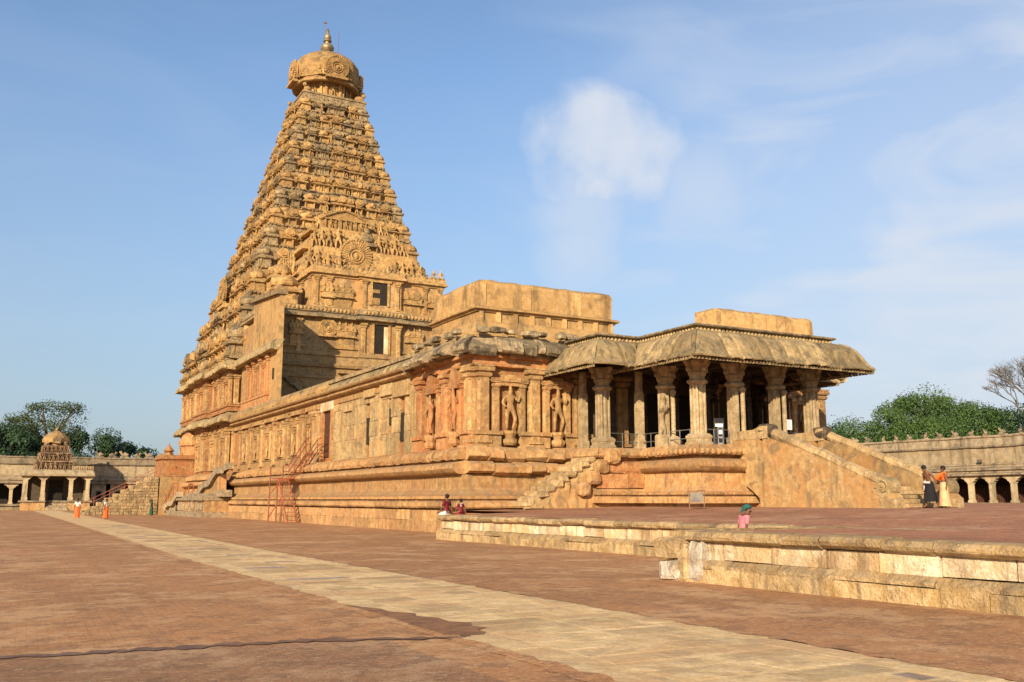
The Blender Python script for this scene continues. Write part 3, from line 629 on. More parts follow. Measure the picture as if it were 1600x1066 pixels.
def fan_arch(R, m, parent, loc, rot=0.0, d=0.35, name='horseshoe_arch'):
    SG = 34
    """round horseshoe arch with a fan of radial ribs and concentric rings"""
    mb = MB(); seg = SG
    def disc(r, y0, y1): mb.poly([(r * cos(2 * pi * k / seg), r * sin(2 * pi * k / seg)) for k in range(seg)], y0, y1)
    disc(R, -d * .5, 0)
    for k in range(seg):
        a = 2 * pi * (k + .5) / seg
        if -pi * .80 < a - 1.5 * pi + 0 and a > 1.28 * pi and a < 1.72 * pi: continue
        c, s_ = cos(a), sin(a); mb.tube([(R * .54 * c, -d * .55, R * .54 * s_), (R * .88 * c, -d * .55, R * .88 * s_)], R * .036, 5)
        mb.blob((R * .98 * c, -d * .5, R * .98 * s_), (R * .075, R * .09, R * .075), 5, 4)
    for r in (.48, .30): mb.tube([(R * r * cos(2 * pi * k / 20), -d * .62, R * r * sin(2 * pi * k / 20)) for k in range(21)], R * .05, 5)
    mb.blob((0, -d * .6, -.02 * R), (R * .14, d * .35, R * .22), 6, 5)
    mb.box(-R * .95, R * .95, -d * .9, 0, -R * 1.04, -R * .86); mb.lathe([(R * .16, R * .98), (R * .2, R * 1.1), (R * .03, R * 1.32)], 6)
    return mb.build(name, m, parent, loc=loc, rot=rot)

# children of the big buildings are modelled in world coordinates
_build0 = MB.build; _inst0 = inst
WS = set()
def _fix(o, parent):
    if parent is not None and parent.name in WS: o.matrix_parent_inverse = Matrix.Translation(-parent.location)
    return o
def _build(s, name, m, parent=None, **k): return _fix(_build0(s, name, m, parent, **k), parent)
MB.build = _build
def inst(me, name, parent, *a, **k): return _fix(_inst0(me, name, parent, *a, **k), parent)
def wthing(name, label, cat, loc, **k):
    o = thing(name, label, cat, loc, **k); WS.add(o.name); return o
SOUTH, EAST, NORTH = -pi / 2, 0.0, pi / 2            # rotations that turn a front (-y) to face -X, -Y, +X

def plan(cx, cy, W, bays, p=0.0, cw=3.0):
    """stepped square plan: corner bays of width cw projecting p, further bays (s0, s1, projection); counter-clockwise"""
    side = [(-(W + p), p), (-W + cw, p), (-W + cw, 0)] if p else [(-W, 0)]
    for s0, s1, q in bays: side += [(s0, 0), (s0, q), (s1, q), (s1, 0)]
    if p: side += [(W - cw, 0), (W - cw, p)]
    out = []
    for k in range(4):
        for s, q in side:
            r = W + q
            if k == 0: out.append((cx - r, cy - s))      # -X side, travelling -Y
            elif k == 1: out.append((cx + s, cy - r))
            elif k == 2: out.append((cx + r, cy + s))
            else: out.append((cx - s, cy + r))
    return out
def kapota(z0, z1, o):
    """rounded overhanging cornice, from its underside up to its shoulder"""
    h = z1 - z0
    return [(0.0, z0), (o * .62, z0 + h * .06), (o * .95, z0 + h * .02), (o, z0 + h * .14), (o * .96, z0 + h * .36), (o * .80, z0 + h * .62), (o * .52, z0 + h * .86), (o * .2, z1), (-.6, z1 + .01)]
PLINTH = [(1.75, -.2), (1.72, 1.08), (1.50, 1.10), (1.50, 1.20), (1.86, 1.22), (1.86, 1.50), (1.50, 1.56), (1.50, 1.62), (1.60, 1.64), (1.60, 1.78), (1.35, 1.90), (1.12, 2.10), (1.10, 2.84), (1.20, 2.88),
          (1.42, 2.92), (1.58, 3.02), (1.64, 3.18), (1.60, 3.34), (1.46, 3.44), (1.15, 3.48), (.85, 3.50), (.85, 3.60), (1.18, 3.64), (1.20, 3.95), (1.05, 4.10), (.70, 4.22), (.55, 4.30), (-.3, 4.31)]

TX, TY, TW = 34.3, 111.0, 12.7
tower = wthing('temple_tower', 'tall tapering ochre stone temple tower of many carved tiers with a dome and gilded finial', 'temple tower', (TX, TY, 0))
bays = [(-7.9, -4.9, .45), (-3.1, 3.1, .8), (4.9, 7.9, .45)]
pl = plan(TX, TY, TW - .45, bays, .45, 3.0)
mb = MB(); sweep(mb, pl, PLINTH, True, 1.6, .02); mb.build('plinth', S_PLINTH, tower)
mb = MB(); sweep(mb, pl, [(.02, 4.3), (.12, 4.32), (.12, 4.62), (.22, 4.66), (.22, 4.78), (0, 4.84), (0, 8.6), (.12, 8.62), (.12, 8.95), (.25, 9.0), (.25, 9.35)], True, 2.0, .012); mb.build('lower_wall', S_RED, tower)
mb = MB(); sweep(mb, pl, kapota(9.30, 10.30, 1.10), True, .5, .10); mb.build('cornice', S_EAVE, tower)
mb = MB(); sweep(mb, pl, [(.28, 10.42), (.30, 10.85), (.42, 10.88), (.42, 11.05), (.05, 11.12), (0, 11.2), (0, 13.9), (.12, 13.92), (.12, 14.2), (.25, 14.25), (.25, 14.6)], True, 2.0, .012); mb.build('upper_wall', S_RED, tower)
mb = MB(); sweep(mb, pl, kapota(14.6, 15.65, 1.10), True, .5, .10); mb.build('cornice', S_EAVE, tower)
P_T1 = pilaster_mesh(S_WALL, 4.15, .60, .34); P_T2 = pilaster_mesh(S_WALL, 3.1, .55, .30); P_T1b = pilaster_mesh(S_WALL, 4.15, .34, .22); P_T2b = pilaster_mesh(S_WALL, 3.1, .3, .20)
N_T1 = niche_mesh(S_WALL, 3.9, 1.7, .30); N_T2 = niche_mesh(S_RED, 2.9, 1.5, .2)
for z, P1, P2, NN, hh in ((4.62, P_T1, P_T1b, N_T1, 4.15), (11.12, P_T2, P_T2b, N_T2, 3.1)):
    for s, q, big in [(-12.6, .45, 1), (-9.75, .45, 1), (-11.9, .45, 0), (-10.4, .45, 0), (-7.6, .45, 1), (-5.2, .45, 1), (-2.75, .8, 1), (-1.5, .8, 0), (1.5, .8, 0), (2.75, .8, 1), (5.2, .45, 1), (7.6, .45, 1), (10.4, .45, 0), (11.9, .45, 0), (9.75, .45, 1), (12.6, .45, 1)]:
        inst(P1 if big else P2, 'pilaster', tower, (TX - (TW - .45 + q), TY - s, z), SOUTH)
    for s, q in ((-11.15, .45), (-6.4, .45), (0, .8), (6.4, .45), (11.15, .45)):
        n_ = inst(NN, 'niche', tower, (TX - (TW - .45 + q), TY - s, z + .1), SOUTH); f_ = inst(FIGR, 'carved_figure', n_, (0, -.12, .1), 0, hh * .60)
    for s in (-8.83, -4.0, 4.0, 8.83):
        mb = MB(); mb.lathe([(.28, 0), (.34, .1), (.2, .35), (.34, .6), (.30, .9), (.12, 1.0), (.13, hh * .6), (.3, hh * .64), (.1, hh * .68), (.42, hh * .72), (.35, hh * .8), (.1, hh * .95)], 8)
        mb.build('pot_column', S_RED, tower, loc=(TX - (TW - .45) - .1, TY - s, z + .1), rot=SOUTH)
    for s, q in ((12.2, .45), (9.9, .45)): inst(P1, 'pilaster', tower, (TX - s, TY - (TW - .45 + q), z), EAST)
mb = MB(); mb.box(-1.0, 1.0, -.06, .3, 0, 2.9); mb.build('doorway', M_SHADE, tower, loc=(TX - TW - .42, TY, 4.8), rot=SOUTH)
# little humped stones and plants of weather-worn statues along both cornices
for z, o in ((10.42, .95), (15.72, .9)):
    for k in range(17):
        s = -12.4 + k * 1.55; sh = SH['oblong' if k % 3 == 1 else 'arch'][k % 3]
        q = inst(sh, 'cornice_arch', tower, (TX - TW - .35, TY - s, z - .25), SOUTH, (.9, .8, .95)) if z > 12 else inst(sh, 'cornice_arch', tower, (TX - TW + .25, TY - s, z - .15), SOUTH, (.55, .5, .6))

HT = [4.2, 3.4, 3.0, 2.8, 2.6, 2.5, 2.4, 2.3, 2.2, 2.15, 2.1, 2.05, 2.0]
def wz(z): return 11.95 - (z - 20) * .275 + (0.35 if z < 19 else 0) - 0.5 * sin(pi * min(1, max(0, (z - 20) / 28))) * .5
def corner_shrine(m, seed):
    random.seed(seed); mb = MB(); mb.sqprof([(.47, 0), (.47, .07), (.40, .08), (.40, .40), (.52, .41), (.55, .46), (.50, .51), (.40, .54), (.36, .60)])
    for a in range(4):
        M = Matrix.Rotation(a * pi / 2, 4, 'Z')
        for x in (-.28, .28): mb.box(x - .06, x + .06, -.43, -.33, .07, .38, M)
        mb.blob((0, -.42, .74), (.17, .08, .14), 8, 4, 0, M)
    mb.lathe([(.40, .58), (.50, .61), (.53, .68), (.47, .80), (.32, .90), (.13, .95), (.08, .98), (.1, 1.02), (.02, 1.12)], 8, a0=pi / 8)
    mb.v = [(x + U(-.014, .014), y_ + U(-.014, .014), z + U(-.012, .012)) for x, y_, z in mb.v]; return mb.mesh('miniature_shrine', m)
SHC = [corner_shrine(S_TOWER, 3), corner_shrine(S_TOWER2, 4)]
random.seed(33)
PAT = ['SAOAS', 'SASASAS', 'SASAOASAS', 'SAOSASOAS', 'SAOAOAS', 'SAOSAOAS'[:0] + 'SAOAOAOAS', 'SAOASAOASAOAS', 'SAOASAOAOASAOAS', 'SAOASAOASAOASAOAS']
UW = {'S': 1.06, 'A': .80, 'O': 1.68}
z = 15.75
for i, h in enumerate(HT):
    w0, w1 = wz(z), wz(z + h); wall = w0 - .58 - .08 * h; sz = h * (.90 if i else .88)
    mb = MB(); cb = min(3.0, w0 * .3)
    pw = plan(TX, TY, wall, [(-cb * .55, cb * .55, .35)], 0)
    sweep(mb, pw, [(.0, z - .1), (.0, z + h * .80)], True)
    pc = plan(TX, TY, w1 - .32, [(-cb * .55, cb * .55, .35)], 0)
    k0, k1 = z + h * .70, z + h * 1.0
    sweep(mb, pc, [(-.9, k0), (.0, k0 + .04), (.22, k0 + .02), (.32, k0 + h * .07), (.28, k0 + h * .16), (.10, k0 + h * .22), (.10, k0 + h * .245), (.20, k0 + h * .25), (.20, k1), (-1.6, k1 + .01)], True, .45, .05)
    tier = mb.build('tier', S_TOWER if i % 3 else S_TOWER2, tower)
    # dentil-like carved beads of the frieze, one part per tier
    fb = MB(); nb = int(w1 * 2 / .42)
    for f in range(2):
        for k in range(nb):
            s = -w1 + .2 + (2 * w1 - .4) * k / (nb - 1); q = w1 - .10 + (.35 if abs(s) < cb * .55 else 0)
            c = (TX - q, TY - s) if f == 0 else (TX + s, TY - q)
            if RND() < .9: fb.box(c[0] - .11, c[0] + .11, c[1] - .11, c[1] + .11, k1 - h * .02 - .02, k1 + .10 + U(-.03, .06), j=.02)
    na = int(w1 * 2 / .95)
    for f in range(2):
        for k in range(na):
            s = -w1 + .4 + (2 * w1 - .8) * k / (na - 1) + U(-.12, .12); q = w1 - .02 + (.35 if abs(s) < cb * .55 else 0); r_ = U(.20, .34)
            M = Matrix.Translation((TX - q, TY - s, k0 + h * .10 + U(-.05, .08)) if f == 0 else (TX + s, TY - q, k0 + h * .10 + U(-.05, .08))) @ Matrix.Rotation(SOUTH if f == 0 else 0, 4, 'Z')
            fb.poly([(r_ * cos(a_) * 1.1, r_ * sin(a_)) for a_ in [2 * pi * v / 7 + .2 for v in range(7)]], -.10, .2, 'y', M)
            if RND() < .5: fb.blob((0, -.12, r_ * .8), (r_ * .4, .1, r_ * .6), 5, 3, .1, M)
    fo = fb.build('frieze_bead', S_TOWER2, tower); fo['kind'] = 'stuff'
    # row of miniature shrines on the two visible faces
    best = min(PAT, key=lambda p: abs(sum(UW[c] for c in p) + .22 * (len(p) - 1) - 2 * w0 / (sz * .70)))
    tot = sum(UW[c] for c in best) + .22 * (len(best) - 1); fx = 2 * w0 / tot
    for f in range(2):
        if f == 1 and z + h < 21: continue
        s = -w0
        for k, c in enumerate(best):
            wd = UW[c] * fx; sc_ = s + wd / 2; s += wd + .22 * fx
            if k == len(best) - 1: continue
            mid = k == len(best) // 2
            if f == 1 and z + h < 31 and abs(sc_) < 5.4: continue        # the stepped gable stands there
            if k == 0:
                if f == 1: continue
            if k == 0: continue
            me = SH[{'S': 'square', 'A': 'arch', 'O': 'oblong'}[c]][int(RND() * 3) if RND() < .55 else 0]
            q = w0 - .5 * sz + (.28 if mid else 0) - U(0, .06)
            xs = fx * .98 * (1.25 if mid else 1)
            loc = (TX - q, TY - sc_, z) if f == 0 else (TX + sc_, TY - q, z)
            inst(me, 'miniature_shrine', tier, loc, SOUTH if f == 0 else EAST, (xs, sz * .95, sz * (1.0 if c != 'A' else .95) * U(.96, 1.03)))
            if RND() < .35 and c != 'O' or mid:
                for sgn in ((-1, 1) if mid else (1,)):
                    o_ = sgn * wd * (.62 if not mid else .75); q2 = q + .32 * sz
                    l2 = (TX - q2, TY - sc_ - o_, z + .02) if f == 0 else (TX + sc_ + o_, TY - q2, z + .02)
                    inst(FIGT, 'carved_figure', tier, l2, SOUTH if f == 0 else EAST, h * .55)
    cs = UW['S'] * fx
    for sx, sy in ((-1, 1), (-1, -1), (1, -1), (1, 1)):
        inst(SHC[1 if RND() < .45 else 0], 'miniature_shrine', tier, (TX + sx * (w0 - cs * .52), TY + sy * (w0 - cs * .52), z), 0, (cs * .90, cs * .90, sz * 1.0))
    # back faces are never seen: three shrines each keep the outline uneven
    for s in (-.45, 0, .45):
        inst(SH['square'][0], 'miniature_shrine', tier, (TX + w0 - .5 * sz, TY + s * w0, z), NORTH, (fx, sz, sz))
        inst(SH['square'][0], 'miniature_shrine', tier, (TX + s * w0, TY + w0 - .5 * sz, z), pi, (fx, sz, sz))
    z += h
# big projecting fan gable halfway up the south side (left outline)
fan_arch(1.5, S_TOWER, tower, (TX - wz(24) - .5, TY, 25.2), SOUTH, .6)
mb = MB(); mb.box(-1.6, 1.6, -.9, 1.5, 0, .5); mb.box(-1.3, 1.3, -.6, 1.5, -2.0, 0); mb.build('gable_bracket', S_TOWER, tower, loc=(TX - wz(24), TY, 23.2), rot=SOUTH)
# dome
zt = z
mb = MB(); mb.sqprof([(3.9, zt - .3), (3.9, zt + .35), (4.0, zt + .4), (4.0, zt + .62), (3.4, zt + .66)], (TX, TY)); mb.build('dome_platform', S_TOWER2, tower)
for sx in (-1, 1):
    for sy in (-1, 1):
        mb = MB(); mb.blob((0, 0, .45), (.62, .36, .42), 8, 6, .06); mb.blob((-.55, 0, .85), (.28, .24, .28), 7, 5, .06); mb.lathe([(.3, 0), (.34, .1)], 8); mb.box(-.6, .6, -.38, .38, 0, .18)
        mb.build('bull_statue', S_TOWER, tower, loc=(TX + sx * 3.25, TY + sy * 3.25, zt + .62), rot=(0.6 if sx < 0 else 2.5), smooth=True)
mb = MB(); mb.lathe([(3.2, zt + .6), (3.2, zt + .9), (3.0, zt + .95), (3.0, zt + 2.7), (3.4, zt + 2.8)], 8, (TX, TY), a0=pi / 8)
for k in range(8):
    a = k * pi / 4; M = Matrix.Translation((TX, TY, 0)) @ Matrix.Rotation(a, 4, 'Z')
    for s in (-.9, .9): mb.box(s - .16, s + .16, -3.0, -2.6, zt + .95, zt + 2.7, M)
mb.build('dome_neck', S_TOWER, tower)
neck_fig = [inst(FIGT, 'carved_figure', tower, (TX + 2.85 * sin(k * pi / 4) * 1, TY - 2.95 * cos(k * pi / 4), zt + 1.0), k * pi / 4, 1.6) for k in (-2, -1, 0, 1)]
dz = zt + 2.55
mb = MB(); mb.lathe([(3.1, dz + .1), (4.05, dz - .12), (4.22, dz - .02), (4.16, dz + .28), (3.95, dz + .5), (4.12, dz + 1.2), (4.18, dz + 2.0), (4.10, dz + 2.9), (3.55, dz + 3.75), (2.6, dz + 4.4), (1.4, dz + 4.78), (.7, dz + 4.85)], 16, (TX, TY), a0=pi / 16)
# shallow relief bands and scrolls on the facets
for k in range(8):
    M = Matrix.Translation((TX, TY, 0)) @ Matrix.Rotation(k * pi / 4, 4, 'Z')
    mb.box(-1.55, 1.55, -4.02, -3.8, dz + .62, dz + .82, M)
    if k % 2:
        for q in range(5): mb.blob((-1.1 + q * .55, -3.92 + .0 * q, dz + 1.55 + .25 * sin(q * 1.6)), (.25, .16, .34), 6, 4, .1, M)
        mb.blob((0, -3.6, dz + 2.75), (.5, .25, .35), 7, 4, .1, M)

mb.build('dome', S_TOWER, tower)
for k in range(8):
    a = k * pi / 4 + pi / 8; inst(FIGS, 'carved_figure', tower, (TX + 4.1 * sin(a), TY - 4.1 * cos(a), dz + .45), a, 1.7)
for k in (0, -1, 1, 2):
    a = k * pi / 2; fan_arch(1.45, S_TOWER, tower, (TX + 4.0 * sin(a), TY - 4.0 * cos(a), dz + 1.65), a, .7)
mb = MB(); b0 = dz + 4.8
mb.lathe([(.62, b0), (.70, b0 + .15), (.45, b0 + .3), (.38, b0 + .42), (.55, b0 + .6), (.82, b0 + .95), (.86, b0 + 1.2), (.70, b0 + 1.55), (.36, b0 + 1.72), (.33, b0 + 1.95), (.52, b0 + 2.05), (.55, b0 + 2.15), (.32, b0 + 2.25), (.46, b0 + 2.5), (.40, b0 + 2.85), (.20, b0 + 3.2), (.16, b0 + 3.4), (.22, b0 + 3.5), (.05, b0 + 3.9)], 16, (TX, TY))
mb.build('finial', M_GOLD, tower, smooth=True)
mb = MB(); mb.tube([(TX - .35, TY, b0 + 2.6), (TX - .35, TY, b0 + 4.4)], .03, 5); mb.blob((TX - .35, TY, b0 + 4.55), (.22, .12, .14), 6, 5); mb.tube([(TX - .2, TY, b0 + 4.55), (TX - .75, TY, b0 + 4.5)], [.07, .02], 5); mb.build('wind_vane', M_IRON, tower)
mb = MB(); mb.tube([(TX + 1.25, TY - .5, dz + 4.3), (TX + 1.3, TY - .5, b0 + 3.6)], .035, 5); mb.build('lightning_rod', M_IRON, tower)

# ------------------------------------------------------------------ stepped gable and storeyed vestibule in front of the tower
VX = 34.2
vest = wthing('vestibule', 'two-storey ochre vestibule block with door openings and carved wall shrines in front of the tower', 'vestibule', (VX, 95, 0))
def ringpath(x0, x1, y0, y1): return [(x0, y1), (x0, y0), (x1, y0), (x1, y1)]
cb = 2.2                                             # half width of the projecting centre bay
lowp = [(22.9, 99), (22.9, 90), (VX - cb, 90), (VX - cb, 89.6), (VX + cb, 89.6), (VX + cb, 90), (45.4, 90), (45.4, 99)]
mb = MB(); sweep(mb, lowp, [(0, 4.3), (0, 13.2), (.12, 13.25), (.12, 13.5), (0, 13.55), (0, 14.3), (.25, 14.35), (.35, 14.6), (.2, 14.7), (.05, 14.8), (.05, 15.45), (.18, 15.5), (.18, 15.85), (0, 15.9), (0, 19.0), (.10, 19.05), (.10, 19.25)], False, 3, .012)
mb.build('lower_wall', S_PLASTER2, vest)
mb = MB(); sweep(mb, lowp, [(0, 19.2), (.45, 19.16), (.62, 19.22), (.64, 19.40), (.50, 19.58), (.22, 19.68), (.22, 19.75), (.36, 19.78), (.36, 20.25), (.20, 20.3), (-2, 20.31)], False, .8, .03); mb.build('cornice', S_TOWER2, vest)
fb = MB()
for k in range(56):
    x = 23.2 + k * .4
    yy = 89.6 if abs(x - VX) < cb else 90
    fb.blob((x, yy - .40, 20.02), (.16, .10, .19), 6, 4, .15)
fo = fb.build('lion_frieze', S_TOWER, vest); fo['kind'] = 'stuff'
for k in range(16):
    x = 26.6 + k * 0.95; mb = MB(); mb.box(x - .11, x + .11, 89.56 if abs(x - VX) < cb else 89.96, 90.2, 15.55, 15.76); mb.build('beam_socket', M_SHADE, vest)
upp = [(27.3, 99), (27.3, 90.2), (VX - cb, 90.2), (VX - cb, 89.8), (VX + cb, 89.8), (VX + cb, 90.2), (41.2, 90.2), (41.2, 99)]
mb = MB(); sweep(mb, upp, [(.12, 20.3), (.12, 20.6), (0, 20.65), (0, 23.45), (.15, 23.5), (.15, 23.7)], False, 3, .012); mb.build('upper_wall', S_PLASTER2, vest)
mb = MB(); sweep(mb, upp, [(.1, 23.68), (.30, 23.66), (.42, 23.72), (.42, 23.9), (.25, 24.1), (.25, 24.45), (-6, 24.46)], False, .8, .03); mb.build('cornice', S_TOWER, vest)
fb = MB()
for k in range(30): fb.blob((27.4 + k * .475, 90.0 if abs(27.4 + k * .475 - VX) > cb else 89.6, 24.5), (.16, .14, .15), 6, 4, .2)
fo = fb.build('parapet_carving', S_TOWER2, vest); fo['kind'] = 'stuff'
PV = pilaster_mesh(S_TOWER, 2.95, .42, .16); PV2 = pilaster_mesh(S_TOWER, 3.3, .46, .18)
for x, yy in ((VX - 1.75, 89.8), (VX + 1.75, 89.8), (VX - 5.3, 90.2), (VX + 5.0, 90.2), (27.6, 90.2), (40.9, 90.2)): inst(PV, 'pilaster', vest, (x, yy, 20.55), EAST)
for x, yy in ((VX - 1.85, 89.6), (VX + 1.85, 89.6), (25.9, 90), (42.6, 90), (23.2, 90), (45.1, 90)): inst(PV2, 'pilaster', vest, (x, yy, 15.75), EAST)
for y_ in (91.2, 93.6, 96): inst(PV, 'pilaster', vest, (27.3, y_, 20.55), SOUTH)
# doorways: near-black panel painting the shade of a recess, jambs and lintel
for (x0, x1, z0, z1, yy) in ((VX - .95, VX + .65, 21.0, 23.3, 89.8), (VX - .75, VX + .75, 16.0, 18.95, 89.6)):
    mb = MB(); mb.box(x0 - .22, x0, yy - .14, yy + .05, z0 - .1, z1 + .2); mb.box(x1, x1 + .22, yy - .14, yy + .05, z0 - .1, z1 + .2); mb.box(x0 - .4, x1 + .4, yy - .17, yy + .05, z1, z1 + .24); d = mb.build('door_frame', S_TOWER, vest)
    mb = MB(); mb.box(x0, x1, yy - .03, yy + .04, z0, z1); mb.build('doorway', M_SHADE, vest)
    mb = MB(); mb.box(x0 + .02, x0 + (x1 - x0) * .48, yy - .09, yy + .03, z0 + (z1 - z0) * .52, z0 + (z1 - z0) * .68)
    if z0 > 20:
        mb.build('sill_block', S_TOWER, vest); mb = MB(); mb.box(x0 + .02, x0 + (x1 - x0) * .5, yy - .09, yy + .03, z0, z0 + (z1 - z0) * .3); mb.build('sill_block', S_TOWER, vest)
    else:
        mb = MB(); mb.box(x1 - .45, x1 - .02, yy - .07, yy + .03, z0, z1 - .2); mb.build('door_jamb', S_LIME, vest)
def wall_shrine(x, yy, z0, w, h, kind, m=S_TOWER):
    """carved aedicule on a bracket: roof block with its statues"""
    if kind == 'fan': fan_arch(h * .42, m, vest, (x, yy, z0 + h * .5), 0, .5, 'wall_shrine')
    else:
        mb = MB(); mb.box(-w / 2 - .12, w / 2 + .12, -.38, .05, 0, .14); mb.box(-w / 2, w / 2, -.28, .05, .14, h * .36); mb.poly([(-w / 2 - .1, h * .36), (w / 2 + .1, h * .36), (w / 2, h * .62), (w / 2 - .15, h * .70), (-w / 2 + .15, h * .70), (-w / 2, h * .62)], -.34, .05)
        for k in range(3): mb.blob((-w / 2 + w * (k + .5) / 3, -.3, h * .52), (w * .1, .14, h * .12), 7, 5, .1); mb.lathe([(.10, h * .68), (.14, h * .76), (.03, h * .94)], 6, (-w / 2 + w * (k + .5) / 3, -.14))
        mb.box(-w / 2 + .08, w / 2 - .08, -.12, .05, -1.0, 0); mb.box(-w / 2 - .5, w / 2 + .5, -.16, .05, -1.15, -1.0)
        mb.build('wall_shrine', m, vest, loc=(x, yy, z0))
wall_shrine(VX - 3.9, 90.2, 21.4, 2.0, 1.5, 'b'); wall_shrine(VX + 3.6, 90.2, 21.4, 1.9, 1.5, 'b'); wall_shrine(28.7, 90.2, 21.3, 1.2, 1.6, 'b'); wall_shrine(40.0, 90.2, 21.3, 1.0, 1.3, 'b')
wall_shrine(28.8, 90, 17.2, 1.6, 2.1, 'fan'); wall_shrine(VX - 3.6, 90, 17.4, 1.9, 1.7, 'b'); wall_shrine(25.6, 90, 17.4, 1.2, 1.5, 'b'); wall_shrine(VX + 3.7, 90, 17.4, 1.9, 1.7, 'b'); wall_shrine(VX + 6.6, 90, 17.2, 1.6, 2.1, 'fan')
# short stub of carved base storey low at right and the ruined diagonal stair scar on the wall
inst(pilaster_mesh(S_TOWER, 2.6, .8, .3), 'pilaster', vest, (30.4, 90, 10.5), EAST); mb = MB()
mb.box(30.0, 45.0, 89.5, 90.1, 12.9, 13.15); mb.box(30.1, 45.0, 89.6, 90.1, 13.35, 13.5); mb.box(29.9, 45, 89.45, 90.1, 13.8, 14.0); mb.build('base_molding', S_TOWER, vest)
for k in range(22):
    t = k / 21; rock((22.9 + 5.6 * t + U(-.1, .1), 89.85, 14.6 - 4.6 * t + U(-.12, .12)), (.22, .2, .15), S_EAVEDARK, vest, 'broken_stair_stone', .2, 6, 4)
    vest.children[-1].matrix_parent_inverse = Matrix.Translation(-vest.location) if False else vest.children[-1].matrix_parent_inverse
# slab wall of the side stair, standing forward of the vestibule
sl = MB(); sl.poly([(83.3, 9.6), (92.6, 9.6), (92.6, 20.6), (83.3, 19.75)], 22.2, 22.62, 'x'); sl.build('stair_wall', S_PLASTER, vest)
mb = MB(); mb.poly([(83.1, 19.7), (92.8, 20.55), (92.8, 20.95), (88, 20.6), (83.1, 20.1)], 21.85, 22.85, 'x'); mb.build('wall_cap', S_TOWER2, vest)
mb = MB(); sweep(mb, [(22.2, 97), (22.2, 83.25)], kapota(14.7, 15.7, .75), False, .9, .03); mb.build('cornice', S_EAVE, vest)
mb = MB(); mb.box(22.0, 22.3, 85.8, 95.5, 9.9, 11.1); mb.box(21.92, 22.3, 85.7, 95.6, 10.9, 11.1); mb.build('base_molding', S_RED, vest)
P_S = pilaster_mesh(S_RED, 3.5, .5, .24); P_S2 = pilaster_mesh(S_RED, 2.9, .34, .2)
for y_ in (86.1, 88.6, 91.2, 93.4): inst(P_S, 'pilaster', vest, (22.2, y_, 11.1), SOUTH)
for y_ in (87.0, 87.8, 89.5, 90.4, 92.3): inst(P_S2, 'pilaster', vest, (22.2, y_, 11.1), SOUTH)
mb = MB(); mb.box(22.14, 22.3, 84.35, 84.75, 12.2, 13.2); mb.build('slit_window', M_SHADE, vest)
mb = MB(); mb.box(22.3, 25, 90, 97, 4.3, 15.7); mb.box(22.3, 24, 92.6, 97, 15.7, 18.6); mb.build('stair_block', S_PLASTER2, vest)
# gable: three stepped levels with sloping curved shoulders, figures, fan arch
def gable(x0, x1, z0, z1, y0, y1, slope, m=S_TOWER):
    pts = [(x0, z0), (x1, z0), (x1 - slope * .25, z0 + (z1 - z0) * .35), (x1 - slope * .7, z0 + (z1 - z0) * .72), (x1 - slope, z1), (x0 + slope, z1), (x0 + slope * .7, z0 + (z1 - z0) * .72), (x0 + slope * .25, z0 + (z1 - z0) * .35)]
    mb = MB(); mb.poly(pts, y0, y1); mb.box(x0 - .1, x1 + .1, y0 - .18, y1, z0 - .02, z0 + .22); return mb.build('gable_level', m, tower)
gable(VX - 7.4, VX + 7.4, 24.4, 27.7, 94.6, 101.5, 1.9); gable(VX - 6.3, VX + 6.0, 27.7, 30.3, 96.4, 103, 1.9); gable(VX - 5.0, VX + 4.6, 30.3, 32.4, 98.2, 103, 1.7)
mb = MB()
mb.poly([(-2.6, 0), (2.6, 0), (2.6, 1.7), (2.2, 2.0), (1.0, 2.7), (0, 3.1), (-1.0, 2.7), (-2.2, 2.0), (-2.6, 1.7)], -.3, 2)
for s in (-1.7, 0, 1.7):
    mb.box(s - .62, s - .5, -.5, -.25, .1, 1.7); mb.box(s + .5, s + .62, -.5, -.25, .1, 1.7); mb.box(s - .7, s + .7, -.55, -.25, 1.65, 1.8)
mb.tube([(-2.9, -.35, 1.5), (-2.2, -.35, 2.15), (-1.0, -.35, 2.85), (0, -.35, 3.2), (1.0, -.35, 2.85), (2.2, -.35, 2.15), (2.9, -.35, 1.5)], .17, 6)
mb.build('niche_gable', S_TOWER, tower, loc=(VX - 1.5, 97.4, 30.2)); bpy.data.objects['niche_gable'].scale = (1, 1, .76)
for s in (-1.7, 0, 1.7): inst(FIGT, 'carved_figure', tower, (VX - 1.5 + s, 96.9, 30.35), 0, 1.25)
fan_arch(1.75, S_TOWER, tower, (VX - 1.1, 94.8, 27.1), 0, .5)
mb = MB(); mb.box(-1.1, 1.1, -.5, .6, 0, .35); mb.blob((0, -.1, .9), (.8, .5, .6), 8, 6, .12); mb.blob((0, -.25, 1.6), (.3, .3, .35), 7, 5, .1); mb.build('seated_bull', S_TOWER2, tower, loc=(VX + .6, 96.3, 28.7))
random.seed(5)
